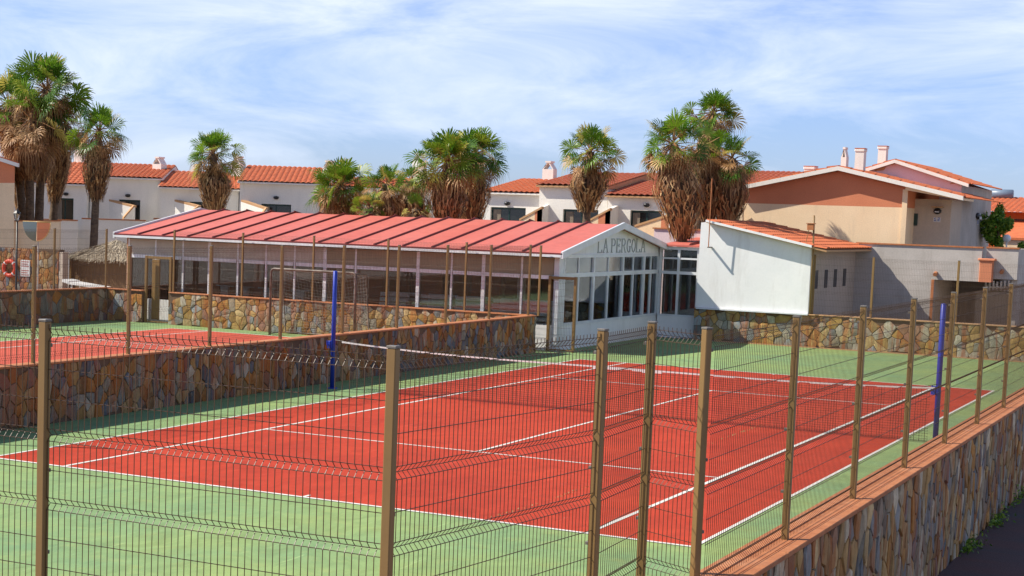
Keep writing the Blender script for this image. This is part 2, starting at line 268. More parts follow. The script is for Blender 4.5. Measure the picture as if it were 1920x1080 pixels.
def stones(b, o, eu, L_, Hh, nrm, cw, ch, seed, gap=.006, up=.034):
    """irregular stone cladding: a jittered cell pattern on the plane (o, eu, z), every stone a raised chamfered block"""
    rg = random.Random(seed); o = Vector(o); eu = Vector(eu); nrm = Vector(nrm); nu, nv = int(L_ / cw) + 1, int(Hh / ch) + 1; P = {}
    for i in range(-2, nu + 2):
        for j in range(-2, nv + 2):
            if rg.random() < .24: continue
            P[i, j] = ((i + .5 + (j % 2) * .5 + rg.uniform(-.42, .42)) * cw, (j + .5 + rg.uniform(-.42, .42)) * ch)
    k = cw / ch
    for (i, j), (cx, cy) in P.items():
        poly = [(max(0, cx - 2.5 * cw), max(0, cy - 2.5 * ch)), (min(L_, cx + 2.5 * cw), max(0, cy - 2.5 * ch)), (min(L_, cx + 2.5 * cw), min(Hh, cy + 2.5 * ch)), (max(0, cx - 2.5 * cw), min(Hh, cy + 2.5 * ch))]
        if cx < 0 or cx > L_ or cy < 0 or cy > Hh: continue
        rgn = 2.6
        for di in (-3, -2, -1, 0, 1, 2, 3):
            for dj in (-3, -2, -1, 0, 1, 2, 3):
                q = P.get((i + di, j + dj))
                if q is None or (di == 0 and dj == 0): continue
                nx, ny = (q[0] - cx), (q[1] - cy) * k * k; mx_, my_ = (q[0] + cx) / 2, (q[1] + cy) / 2; ln = math.hypot(nx, ny); lim = nx * mx_ + ny * my_ - gap * ln; out = []
                for a in range(len(poly)):
                    A, B = poly[a], poly[(a + 1) % len(poly)]; da, db = nx * A[0] + ny * A[1] - lim, nx * B[0] + ny * B[1] - lim
                    if da <= 0: out.append(A)
                    if (da <= 0) != (db <= 0): f = da / (da - db); out.append((A[0] + (B[0] - A[0]) * f, A[1] + (B[1] - A[1]) * f))
                poly = out
                if len(poly) < 3: break
            if len(poly) < 3: break
        if len(poly) < 3: continue
        gx = sum(p[0] for p in poly) / len(poly); gy = sum(p[1] for p in poly) / len(poly); n = len(poly); h = up * rg.uniform(.55, 1.2); tx, ty = rg.gauss(0, .035), rg.gauss(0, .035)
        ring0 = [o + eu * x + Vector((0, 0, y)) + nrm * .004 for x, y in poly]
        ring1 = [o + eu * (gx + (x - gx) * .93) + Vector((0, 0, gy + (y - gy) * .95)) + nrm * (h * .75 + tx * (x - gx) + ty * (y - gy) + rg.uniform(-.004, .004)) for x, y in poly]
        c = o + eu * gx + Vector((0, 0, gy)) + nrm * (h + rg.uniform(0, .006))
        b.add(ring0 + ring1 + [c], [(a, (a + 1) % n, n + (a + 1) % n, n + a) for a in range(n)] + [(n + a, n + (a + 1) % n, 2 * n) for a in range(n)])
    return b
# ------------------------------------------------------------------ ground
def sheet(name, x0, x1, y0, y1, z, mat, nx=1):
    o = MB().add([(x0, y0, z), (x1, y0, z), (x1, y1, z), (x0, y1, z)], [(0, 1, 2, 3)]).build(name, mat); return tag(o, kind='structure')
sheet('ground', -500, 500, -120, 900, -.46, DIRT)
tag(MB().box(-22.9, 7.9, -22.5, 22.4, -.5, 0).build('court_surround', GRN), kind='structure')
tag(MB().box(-80, -5.6, 13.4, 60, -.44, -.012).box(-80, -22.9, -40, 13.4, -.44, -.012).build('terrace', PAVE), kind='structure')
tag(MB().box(7.951, 10.6, -34, 60, -.455, -.42).build('path', PATHM), kind='structure')
sheet('tennis_court', -5.485, 5.485, -11.885, 11.885, .004, RED)
sheet('upper_court', -19.3, -8.33, -11.885, 11.885, .004, RED2)
def lines(cx, name):
    b = MB(); z = .008; wd = .05
    def V(x, y0, y1, w_=wd): b.add([(cx + x - w_ / 2, y0, z), (cx + x + w_ / 2, y0, z), (cx + x + w_ / 2, y1, z), (cx + x - w_ / 2, y1, z)], [(0, 1, 2, 3)])
    def H(y, x0, x1, w_=wd): b.add([(cx + x0, y - w_ / 2, z), (cx + x1, y - w_ / 2, z), (cx + x1, y + w_ / 2, z), (cx + x0, y + w_ / 2, z)], [(0, 1, 2, 3)])
    for x in (-5.485, 5.485): V(x, -11.91, 11.91, .055)
    for y in (-11.885, 11.885): H(y, -5.457, 5.457, .07)
    for x in (-4.115, 4.115): V(x, -11.84, 11.84, .065)
    for y in (-6.4, 6.4): H(y, -4.08, 4.08, .055)
    V(0, -6.37, 6.37, .06); V(0, -11.85, -11.70); V(0, 11.70, 11.85)
    return tag(b.build(name, LINE), kind='structure')
lines(0, 'court_markings'); lines(-13.815, 'upper_court_markings')
# weeds in the court crack
rnd = random.Random(5); b = MB()
pl = [atz(*q) for q in ((700, 1052), (855, 997), (920, 972), (960, 960), (1012, 945), (1130, 904), (1255, 862), (1300, 845), (1350, 825), (1430, 798))]
dn = [.15, .5, 1, 1, 1, .12, .6, .8, .8, .5]
for i in range(len(pl) - 1):
    L_ = (pl[i + 1] - pl[i]).length
    for k in range(int(L_ * 42 * dn[i])):
        p = pl[i].lerp(pl[i + 1], rnd.random()) + Vector((rnd.gauss(0, .02), rnd.gauss(0, .02), 0)); a = rnd.random() * 6.28; h = rnd.uniform(.01, .035)
        d = Vector((math.cos(a), math.sin(a), 0)) * rnd.uniform(.006, .02)
        b.add([(p.x - d.y * .4, p.y + d.x * .4, .009), (p.x + d.y * .4, p.y - d.x * .4, .009), (p.x + d.x, p.y + d.y, h)], [(0, 1, 2)])
tag(b.build('weeds', WEED), 'thin dry weeds growing along a crack across the red court', 'weeds', kind='stuff')
# ------------------------------------------------------------------ stone walls with copings
def swall(name, x0, x1, y0, y1, z0, z1, mat, label, cm, ov=.03, ct=.035, seg=2.64, axis='y', clad=(.25, .29, 1), cmat=None):
    t = thing(name, ((x0 + x1) / 2, (y0 + y1) / 2, z0), label, 'stone wall')
    MB().box(x0, x1, y0, y1, z0, z1 - ct).build('mortar_core', MORT, t)
    cw, ch, sd = clad; b = MB(); zb = max(z0, -.02) if x1 < 7.8 else z0 + .04
    if axis == 'y':
        stones(b, (x1, y0, zb), (0, 1, 0), y1 - y0, z1 - ct - zb - .004, (1, 0, 0), cw, ch, sd)
        if x1 - x0 > .2: stones(b, (x0, y0, zb), (0, 1, 0), y1 - y0, z1 - ct - zb - .004, (-1, 0, 0), cw, ch, sd + 1, up=.02)
        if y1 < 20 and x0 > -8: stones(b, (x0, y1, zb), (1, 0, 0), x1 - x0, z1 - ct - zb - .004, (0, 1, 0), cw * .6, ch, sd + 2); stones(b, (x0, y0, zb), (1, 0, 0), x1 - x0, z1 - ct - zb - .004, (0, -1, 0), cw * .6, ch, sd + 2)
    else: stones(b, (x0, y0, zb), (1, 0, 0), x1 - x0, z1 - ct - zb - .004, (0, -1, 0), cw, ch, sd)
    b.build('stone_cladding', cmat or STI, t)
    c = MB(); L0, L1 = (y0, y1) if axis == 'y' else (x0, x1); n = max(1, round((L1 - L0) / seg))
    for i in range(n):
        a = L0 + (L1 - L0) * i / n + .004; e = L0 + (L1 - L0) * (i + 1) / n - .004
        if axis == 'y' and x1 - x0 > .3:
            q_ = [x0 - ov, x0 + .14, x0 + .27, x1 + ov]
            for k in range(3): c.bbox(q_[k] + .002, q_[k + 1] - .002, a, e, z1 - ct, z1 - .004 * (k == 1), .006)
        elif axis == 'y': c.bbox(x0 - ov, x1 + ov, a, e, z1 - ct, z1, .008)
        else: c.bbox(a, e, y0 - ov, y1 + ov, z1 - ct, z1, .008)
    c.build('coping', cm, t); return t
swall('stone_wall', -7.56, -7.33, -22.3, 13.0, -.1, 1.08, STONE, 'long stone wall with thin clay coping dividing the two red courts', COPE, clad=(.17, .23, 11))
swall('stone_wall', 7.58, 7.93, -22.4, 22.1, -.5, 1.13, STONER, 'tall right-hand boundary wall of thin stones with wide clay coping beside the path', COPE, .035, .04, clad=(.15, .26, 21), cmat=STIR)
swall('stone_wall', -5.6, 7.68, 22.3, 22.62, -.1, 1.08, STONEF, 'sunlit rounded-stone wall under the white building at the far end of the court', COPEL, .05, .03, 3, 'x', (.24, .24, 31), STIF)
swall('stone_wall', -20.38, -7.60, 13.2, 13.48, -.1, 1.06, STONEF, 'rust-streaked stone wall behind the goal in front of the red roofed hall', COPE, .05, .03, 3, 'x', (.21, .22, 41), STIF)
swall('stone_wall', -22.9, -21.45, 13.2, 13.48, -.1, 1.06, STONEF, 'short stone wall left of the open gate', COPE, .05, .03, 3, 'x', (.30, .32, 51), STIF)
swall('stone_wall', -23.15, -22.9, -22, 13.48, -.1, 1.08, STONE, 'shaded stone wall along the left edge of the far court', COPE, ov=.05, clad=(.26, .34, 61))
tag(MB().bbox(7.18, 7.66, -22.5, -19.0, -.1, 1.12, .02).bbox(-23, 7.1, -22.75, -22.2, -.1, 1.12, .02).build('low_wall', STONE), 'low stone wall carrying the nearest mesh fence', 'wall')
# kerb along far wall base
tag(MB().box(-5.5, 7.6, 22.2, 22.29, 0.0, .03).build('wall_base_kerb', COPEL), kind='structure')
# ------------------------------------------------------------------ welded mesh fences
ZT = 3.10
PROF = [(-.02, 0), (-.0, 0), (-.04, 1), (-.08, 0), (-.265, 0), (-.463, 0), (-.66, 0), (-.70, 1), (-.74, 0), (-.933, 0), (-1.117, 0), (-1.157, 1), (-1.198, 0), (-1.39, 0), (-1.585, 0), (-1.79, 0), (-1.83, 1), (-1.87, 0), (-1.93, 0)]
def panel(p0, p1, ztop, nrm, parent, h=1.93, r=.0026, fold=.036, step=.05, gap=.035):
    p0 = Vector(p0); p1 = Vector(p1); d = p1 - p0; L_ = d.length; d.normalize(); p0 = p0 + d * gap; L_ -= 2 * gap; nrm = Vector(nrm)
    b = MB(); q = [(dz, k) for dz, k in PROF if -dz <= h + .001]
    rows = [(.03, 0)] + q[1:]
    n = max(2, int(round(L_ / step)))
    for i in range(n + 1):
        c = p0 + d * (L_ * i / n)
        b.tube([Vector((c.x, c.y, ztop - .06 + dz)) + nrm * fold * k for dz, k in rows], r, 4, False)
    for dz, k in q[1:-1]:
        o = nrm * (fold * k + 2 * r) + Vector((0, 0, ztop - .06 + dz))
        b.tube([Vector((p0.x, p0.y, 0)) + o, Vector((p0.x, p0.y, 0)) + d * L_ + o], r * 1.15, 4, False)
    return b.build('mesh_panel', WIRE, parent)
def post(p, z0, z1, parent, s=.06, ang=0, cl=None):
    b = MB().bbox(-s / 2, s / 2, -s / 2, s / 2, z0, z1 - .012, .006)
    o = b.build('post', WOODP, parent, local=True); l = WL(parent); o.location = (p[0] - l.x, p[1] - l.y, -l.z); o.rotation_euler = (0, 0, ang)
    MB().bbox(-s / 2 - .002, s / 2 + .002, -s / 2 - .002, s / 2 + .002, z1 - .012, z1 + .003, .003).build('cap', CAPM, o, local=True)
    if cl:
        c = MB()
        for z in (.17, 1.0, 1.55): c.bbox(cl[0] * .038 - .02, cl[0] * .038 + .02, cl[1] * .038 - .02, cl[1] * .038 + .02, z1 - z - .012, z1 - z + .012, .003)
        each(c, 'clamp', CAPM, o, local=True)
    return o
def fence(label, pts, ztop, zb, side, h=1.93, s=.06, r=.0026, cl=None, skip=(), group=None, step=.05, nopost=()):
    t = thing('mesh_fence', (pts[0][0], pts[0][1], zb), label, 'fence', group)
    for i, p in enumerate(pts):
        a = 0
        if i in nopost: q = p; continue
        if i: q = pts[i - 1]; a = math.atan2(p[1] - q[1], p[0] - q[0])
        elif len(pts) > 1: q = pts[1]; a = math.atan2(q[1] - p[1], q[0] - p[0])
        post(p, zb - .02, ztop, t, s, a, cl)
        if i and i not in skip:
            q = pts[i - 1]; d = Vector((p[0] - q[0], p[1] - q[1], 0)).normalized(); panel((q[0], q[1], 0), (p[0], p[1], 0), ztop, Vector((-d.y, d.x, 0)) * side, t, h, r, step=step)
    return t
fence('nearest brown mesh fence, turning a corner in front of the red court', [(1.75, -22.39), (4.32, -22.39), (6.91, -22.39), (7.22, -19.81), (7.17, -18.61), (7.70, -18.90)], ZT, .9, 1, 1.93, .062, .0028, (0, 1))
fence('long brown mesh fence on the right-hand wall coping', [(7.77, -18.93)] + [(7.77, -16.55 + 2.635 * i) for i in range(15)], ZT, 1.13, 1, 1.93, .06, .0026, (0, 1), nopost=(0,))
fence('brown mesh fence on the stone wall between the two courts', [(-7.43, -11.33 + 2.665 * i) for i in range(10)], 3.10, 1.08, -1, 1.93, .06, .0022, step=.05)
fence('brown mesh fence in front of the red roofed hall', [(-7.4, 13.33), (-7.55 - .05, 13.33)] [0:1] + [(-9.78, 13.33), (-12.41, 13.33), (-15.03, 13.33), (-17.65, 13.33), (-20.3, 13.33)], 3.08, 1.06, 1, 1.93, .06, .0022)
fence('brown mesh fence on the shaded left wall of the far court', [(-23.03, 13.3 - 2.64 * i) for i in range(7)], 3.02, 1.08, 1, 1.93, .06, .0022)
fence('brown mesh fence above the far stone wall beside the white building', [(-1.72, 22.46), (.15, 22.46), (2.75, 22.46), (5.3, 22.46), (7.7, 22.46)], 3.0, 1.08, 1, 1.9, .07, .002)
def gate(name, x0, x1, y, label):
    t = thing(name, ((x0 + x1) / 2, y, 0), label, 'gate')
    MB().bbox(x0 - .04, x0 + .04, y - .04, y + .04, 0, 2.2, .006).bbox(x1 - .04, x1 + .04, y - .04, y + .04, 0, 2.2, .006).box(x0 + .04, x1 - .04, y - .03, y + .03, 2.11, 2.19).box(x0 + .04, x1 - .04, y - .02, y + .02, .03, .07).build('frame', WOODP, t)
    return t
g_ = gate('mesh_gate', -21.40, -20.42, 13.33, 'open brown gate frame between two stone walls of the far court'); MB().bbox(-21.3, -21.0, 13.5, 13.56, .1, 2.08, .01).build('leaf', WOODP, g_)
g_ = gate('mesh_gate', -7.30, -6.5, 14.5 - .62, 'brown mesh gate beside the corner of the white hall'); g_.location = g_.location
panel((-7.26, 13.88, 0), (-6.54, 13.88, 0), 2.14, (0, 1, 0), g_, 1.93, .0025)
# ------------------------------------------------------------------ tennis net, posts
t = thing('tennis_net', (-.2, .25, 0), 'sagging tennis net with pale top band across the red court', 'net')
def ntop(x): f = (x + 6.4) / 12.5; return 1.05 - .13 * 4 * f * (1 - f) * .9 - .02 * math.sin(f * 9)
b = MB(); x = -6.2
while x < 6.0:
    z = ntop(x); b.tube([(x, .25, z - .03), (x, .25 + .015 * math.sin(x * 3), z * .5), (x, .25, .03)], .0028, 3, False); x += .048
for k in range(21):
    b.tube([(-6.2 + 12.2 * i / 24, .25, .03 + (ntop(-6.2 + 12.2 * i / 24) - .06) * k / 20) for i in range(25)], .0028, 3, False)
b.build('netting', NETC, t)
b = MB(); rr = random.Random(8); pts = [(-6.42 + 12.5 * i / 60) for i in range(61)]
for i in range(60):
    if 37 < i < 58 and i % 3 == 0 or rr.random() < .04: hgt = .016
    else: hgt = .03
    if 27 < i < 35: hgt = rr.uniform(.03, .07)
    x0, x1 = pts[i], pts[i + 1]; z0, z1 = ntop(x0), ntop(x1)
    b.add([(x0, .24, z0), (x1, .24, z1), (x1, .24, z1 - hgt), (x0, .24, z0 - hgt), (x0, .262, z0), (x1, .262, z1), (x1, .262, z1 - hgt), (x0, .262, z0 - hgt)], [(0, 3, 2, 1), (4, 5, 6, 7), (0, 1, 5, 4), (3, 7, 6, 2)])
b.build('top_band', TAPE, t)
MB().tube([(-6.62, .3, 1.07)] + [(q, .25, ntop(q)) for q in pts[1:-1]] + [(6.1, .35, 1.09)], .006, 5).build('cable', BLACK, t)
for (x, y, h, lb) in ((-6.68, .32, 2.56, 'tall blue net post standing by the dividing stone wall'), (6.1, .5, 2.55, 'tall blue net post behind the right-hand mesh fence')):
    t = thing('net_post', (x, y, 0), lb, 'net post', 'blue net posts')
    MB().tube([(x, y, 0), (x, y, h), (x, y, h + .012)], [.048, .048, .03], 14).build('pole', BLUE, t, True)
    MB().bbox(x - .13, x - .045, y - .05, y + .05, .88, 1.04, .01).tube([(x - .09, y, .96), (x - .09, y - .12, .96), (x - .09, y - .12, 1.06)], .012, 6).build('winder', BLUE, t)
    MB().bbox(x - .09, x + .09, y - .09, y + .09, 0.0, .02, .005).build('base_plate', BLUE, t)
# ------------------------------------------------------------------ goal
def goal(x0, x1, y, h=2.04):
    t = thing('football_goal', ((x0 + x1) / 2, y, 0), 'small rusty football goal with netting in front of the stone wall', 'goal')
    r = .04
    MB().tube([(x0, y, 0), (x0, y, h - .1), (x0 + .03, y, h - .03), (x0 + .1, y, h), (x1 - .1, y, h), (x1 - .03, y, h - .03), (x1, y, h - .1), (x1, y, 0)], r, 10).build('front_frame', GOALP, t, True)
    b = MB()
    for x in (x0, x1): b.tube([(x, y, h - .03), (x, y + .55, h - .05), (x, y + .65, h - .15), (x, y + .92, .05), (x, y, .05)], .02, 7)
    b.tube([(x0, y + .92, .05), (x1, y + .92, .05)], .02, 7); b.build('back_stays', GOALP, t, True)
    b = MB(); g = .11; rg = random.Random(2)
    def bp(s, u_):   # sagging net surface: s across, u_ 0 top .. 1 bottom
        X = x0 + (x1 - x0) * s; sag = .16 * math.sin(math.pi * s)
        if u_ < .22: f = u_ / .22; return Vector((X, y + .62 * f, h - .06 * f - sag * f * 1.6))
        f = (u_ - .22) / .78; return Vector((X, y + .62 + .3 * f + .12 * math.sin(math.pi * f) * math.sin(math.pi * s), (h - .06) * (1 - f) + .04 * f - sag * 1.6 * (1 - f)))
    nx, nz = 27, 24
    for i in range(nx + 1): b.tube([bp(i / nx, k / 14) for k in range(15)], .003, 3, False)
    for k in range(nz + 1): b.tube([bp(i / 12, k / nz) for i in range(13)], .003, 3, False)
    for x in (x0, x1):
        for k in range(18): z = .05 + k * .11; yy = y + .65 + .27 * (1 - z / h); b.tube([(x, y + .03, z), (x + .03, y + .35, z - .05), (x, yy, z)], .003, 3, False)
        for k in range(8): yy = y + .08 + k * .1; b.tube([(x, yy, .05), (x, yy, h - .08)], .003, 3, False)
    b.build('net', GOALN, t)
goal(-15.85, -12.86, 12.2)
# ------------------------------------------------------------------ the hall (red metal roof, glass sides)
H = thing('glazed_hall', (-14.9, 18.3, 0), 'long low glazed hall with red metal roof and lettered white gable', 'hall')
XA, XB, YA, YR, YB = -22.7, -7.1, 14.0, 18.5, 23.1
b = MB(); b.add([(-22.85, 13.55, 2.87), (-6.85, 13.55, 2.87), (-6.85, YR, 3.75), (-22.85, YR, 3.75), (-22.85, 23.4, 2.98), (-6.85, 23.4, 2.98), (-22.85, 13.55, 2.82), (-6.85, 13.55, 2.82), (-6.85, YR, 3.70), (-22.85, YR, 3.70), (-22.85, 23.4, 2.93), (-6.85, 23.4, 2.93)],
    [(0, 1, 2, 3), (3, 2, 5, 4), (6, 9, 8, 7), (9, 10, 11, 8), (0, 6, 7, 1), (4, 5, 11, 10)])
b.build('roof', SALM, H)
b = MB()
for i in range(15):
    x = -21.95 + i * 1.0 - .0; x = -21.93 + i * .99
    b.prism([(x - .028, 13.53, 2.862), (x + .028, 13.53, 2.862), (x + .02, 13.53, 2.915), (x - .02, 13.53, 2.915)], (0, YR - 13.53, .884))
    b.prism([(x - .035, 23.42, 2.97), (x + .035, 23.42, 2.97), (x + .02, 23.42, 3.05), (x - .02, 23.42, 3.05)], (0, YR - 23.42, .78))
each(b, 'roof_seam', SEAM, H)
MB().prism([(-22.9, 13.5, 2.83), (-22.9, 13.54, 2.83), (-22.9, 13.54, 2.88), (-22.9, 13.5, 2.875)], (16.1, 0, 0)).build('gutter_edge', SEAM, H)
MB().box(-22.9, -6.84, 13.49, 13.545, 2.755, 2.828).build('eave_board', ALU, H)
b = MB()
for x in (-22.93, -6.845): b.prism([(x, 13.5, 2.72), (x, YR, 3.62), (x, 23.42, 2.84), (x, 23.42, 3.03), (x, YR, 3.82), (x, 13.5, 2.92)], (.07, 0, 0))
each(b, 'verge_board', ALU, H)
# gable triangle, plinth, rear and left walls
MB().prism([(-7.1, 13.95, 2.82), (-7.1, YR, 3.69), (-7.1, 23.05, 2.96), (-7.1, 23.05, 2.82)], (-.12, 0, 0)).build('gable', WHITE, H)
MB().box(-7.22, -7.08, 13.95, 23.05, -.1, .72).box(-22.6, -7.22, 13.95, 14.1, -.1, .74).build('plinth', WHITE, H)
MB().box(-22.7, -7.2, 22.9, 23.05, 0, 2.9).box(-22.72, -22.6, 14, 22.9, 0, 2.82).build('back_wall', INT, H)
MB().box(-22.5, -7.25, 14.12, 22.88, -.006, .02).build('floor_slab', INTF, H)
MB().box(-22.6, -7.22, 14.05, 22.9, 2.80, 2.815).build('ceiling', BROWNB, H)
# side glazing (faces -y)
b = MB(); xs = [-22.6, -21.5, -20.4, -19.35, -18.25, -17.17, -16.1, -14.99, -13.88, -12.75, -11.7, -10.56, -9.5, -8.25, -7.15]
for i, x in enumerate(xs):
    wd = .055 if i in (3, 7, 10, 12) else .028
    b.box(x - wd, x + wd, 13.955, 14.035, .74, 2.72)
for i in range(len(xs) - 1): b.box(xs[i] + .056, xs[i + 1] - .056, 13.945, 14.025, 2.095, 2.203)
b.box(-7.21, -7.06, 13.93, 14.09, .0, 2.84); b.build('side_frame', ALUB, H)
b = MB().box(-22.58, -14.99, 13.97, 14.0, 2.205, 2.72); b.build('side_blinds', paint('pale_blind', (.55, .50, .42), rough=.7), H)
MB().box(-14.93, -7.24, 13.97, 14.0, 2.205, 2.72).build('side_blinds', BROWNB, H)
for i in range(len(xs) - 1):
    MB().box(xs[i] + .03, xs[i + 1] - .03, 13.992, 14.0, .76, 2.10).build('side_pane', GLASS, H)
# gable glazing (faces +x): u positions measured in y
gy = [14.35, 16.75, 19.3, 21.3, 22.75]
b = MB().box(-7.15, -7.07, 14.2, 22.95, 2.72, 2.82).box(-7.15, -7.07, 14.2, 22.95, 2.14, 2.27).box(-7.16, -7.06, 14.2, 22.95, .72, .80)
for y in gy: b.box(-7.16, -7.05, y - .07, y + .07, .80, 2.14).box(-7.16, -7.05, y - .05, y + .05, 2.27, 2.72)
for i in range(4):
    c = (gy[i] + gy[i + 1]) / 2; b.box(-7.14, -7.08, c - .03, c + .03, 2.27, 2.72); b.box(-7.15, -7.07, c - .045, c + .045, .80, 2.14)
    for s in (-1, 1): q = c + s * .6 * (gy[i + 1] - gy[i]) / 2; 
b.box(-7.17, -7.04, 13.9, 14.25, -.0, 2.82); b.build('gable_frame', ALU, H)
for i in range(4):
    c = (gy[i] + gy[i + 1]) / 2
    for a, e in ((gy[i] + .07, c - .045), (c + .045, gy[i + 1] - .07)):
        MB().box(-7.115, -7.108, a, e, .80, 2.14).build('gable_pane', GLASS, H)
        MB().box(-7.115, -7.108, a - .02, e + .015, 2.27, 2.72).build('upper_pane', GLASSU, H)
MB().box(-7.30, -7.27, 14.4, 22.8, 2.25, 2.74).box(-7.28, -7.26, 14.5, 16.7, 1.62, 2.12).build('gable_blinds', BLIND, H)
MB().box(-7.285, -7.255, 14.5, 16.7, 1.57, 1.62).build('blind_rail', ALU, H)
b = MB()   # dark doors and pillars seen inside
for x0, x1 in ((-20.2, -19.9), (-18.9, -18.6), (-17.6, -17.2), (-15.6, -15.2), (-13.2, -13.0), (-10.9, -10.7)): b.box(x0, x1, 18.0, 18.25, .0, 2.8)
each(b, 'inner_pillar', INT, H)
each(MB().box(-9.1, -8.9, 15.6, 15.8, 0, 2.8).box(-9.1, -8.9, 20, 20.2, 0, 2.8), 'inner_post', ALUB, H)
b = MB()
for x0, x1, yy in ((-16.4, -14.3, 16.6), (-13.2, -12.5, 17.2), (-11.6, -10.6, 17.6), (-20.9, -20.6, 16.4), (-19.2, -18.9, 16.4), (-18.0, -17.7, 16.4), (-9.3, -8.8, 18)): b.box(x0, x1, yy, yy + .08, .02, 2.3)
each(b, 'wood_panel', TERRA, H)
b = MB()
for x0 in (-22.2, -20.4, -19.6, -18.7, -17.4): b.box(x0, x0 + .7, 15.9, 15.98, 1.20, 1.24); b.box(x0 + .2, x0 + .5, 15.9, 16.0, .75, 1.20)
each(b, 'inner_counter', PVC, H)
# letters on the gable
def letters(txt, y0, y1, z0, hgt, x, parent, mat, th=.055):
    G = {'L': [((0, 0), (0, 1)), ((0, 0), (.75, 0)), ((.75, 0), (.75, .2)), ((-.14, 1), (.16, 1)), ((-.14, 0), (.0, 0))], 'A': [((0, 0), (.42, 1)), ((.42, 1), (.84, 0)), ((.2, .36), (.66, .36)), ((-.12, 0), (.14, 0)), ((.7, 0), (.98, 0))],
         'P': [((0, 0), (0, 1)), ((0, 1), (.5, 1)), ((.5, 1), (.68, .85)), ((.68, .85), (.68, .65)), ((.68, .65), (.5, .5)), ((.5, .5), (0, .5)), ((-.14, 0), (.16, 0)), ((-.14, 1), (0, 1))],
         'E': [((0, 0), (0, 1)), ((-.12, 1), (.65, 1)), ((0, .52), (.45, .52)), ((-.12, 0), (.7, 0)), ((.7, 0), (.7, .18)), ((.65, 1), (.65, .84)), ((.45, .42), (.45, .62))],
         'R': [((0, 0), (0, 1)), ((-.14, 1), (.5, 1)), ((.5, 1), (.68, .85)), ((.68, .85), (.68, .66)), ((.68, .66), (.5, .52)), ((.5, .52), (0, .52)), ((.4, .52), (.78, 0)), ((-.14, 0), (.16, 0)), ((.7, 0), (.92, 0))],
         'G': [((.72, .8), (.6, .95)), ((.6, .95), (.4, 1)), ((.4, 1), (.18, .9)), ((.18, .9), (.03, .65)), ((.03, .65), (.03, .35)), ((.03, .35), (.18, .1)), ((.18, .1), (.4, 0)), ((.4, 0), (.6, .06)), ((.6, .06), (.7, .2)), ((.7, 0), (.7, .42)), ((.55, .42), (.84, .42)), ((.72, .72), (.72, .95))],
         'O': [((.4, 0), (.15, .12)), ((.15, .12), (0, .4)), ((0, .4), (0, .62)), ((0, .62), (.15, .9)), ((.15, .9), (.4, 1)), ((.4, 1), (.65, .9)), ((.65, .9), (.8, .62)), ((.8, .62), (.8, .4)), ((.8, .4), (.65, .12)), ((.65, .12), (.4, 0))]}
    ad_ = {' ': .62}; tot = sum(ad_.get(c, 1.12) for c in txt); k = (y1 - y0) / tot; y = y0; i = 0
    for c in txt:
        if c != ' ':
            b = MB()
            for (a0, z_0), (a1, z_1) in G[c]:
                vert = abs(a0 - a1) < .05 and abs(z_0 - z_1) > .5; tw = th * (1.25 if vert else .7)
                A = Vector((0, y + a0 * k * .98, z0 + z_0 * hgt)); B = Vector((0, y + a1 * k * .98, z0 + z_1 * hgt)); d = (B - A).normalized(); n_ = Vector((0, -d.z, d.y)) * tw / 2; A -= d * tw * .3; B += d * tw * .3; xx = x + .001 * (i % 5); i += 1
                b.prism([(xx, *(A + n_)[1:]), (xx, *(B + n_)[1:]), (xx, *(B - n_)[1:]), (xx, *(A - n_)[1:])], (.02, 0, 0))
            b.build('letter', mat, parent)
        y += ad_.get(c, 1.12) * k
letters('LA PERGOLA', 17.1, 21.45, 2.87, .42, -7.098, H, INKG, .04)
# vestibule between hall and white building
V_ = thing('glazed_porch', (-6.35, 22.8, 0), 'narrow glazed porch joining the hall to the white building', 'porch')
MB().box(-7.03, -5.62, 22.72, 22.85, 0, .72).build('plinth', WHITE, V_)
b = MB().box(-7.03, -5.62, 22.70, 22.80, 2.96, 3.06).box(-7.03, -5.62, 22.71, 22.79, 2.64, 2.70).box(-7.03, -5.62, 22.71, 22.79, 2.14, 2.24).box(-7.03, -5.62, 22.70, 22.80, .72, .78)
for x in (-7.0, -6.36, -5.68): b.box(x - .04, x + .04, 22.695, 22.805, .78, 2.96)
b.build('frame', ALU, V_)
MB().box(-6.96, -6.40, 22.75, 22.755, .78, 2.96).build('pane', GLASS, V_); MB().box(-6.32, -5.72, 22.75, 22.755, .78, 2.96).build('pane', GLASS, V_)
MB().box(-7.05, -5.6, 23.2, 23.25, .0, 3.05).build('inner_wall', paint('porch_interior', (.10, .095, .09), rough=.8), V_); MB().box(-6.85, -6.5, 23.14, 23.19, .05, 2.1).build('inner_door', DARK, V_)
MB().prism([(-7.0, 22.6, 3.07), (-7.0, 26.5, 3.32), (-7.0, 26.5, 3.37), (-7.0, 22.6, 3.13)], (1.55, 0, 0)).build('roof', SALM, V_)
MB().prism([(-6.0, 22.6, 3.13), (-5.95, 22.6, 3.2), (-5.9, 22.6, 3.13)], (0, 3.9, .25)).build('roof_seams', SEAM, V_)
MB().box(-8.6, -5.3, 26.5, 26.7, 0, 3.62).build('rear_parapet', PINKW, V_); MB().box(-8.65, -5.25, 26.45, 26.75, 3.62, 3.67).build('parapet_coping', COPE, V_)
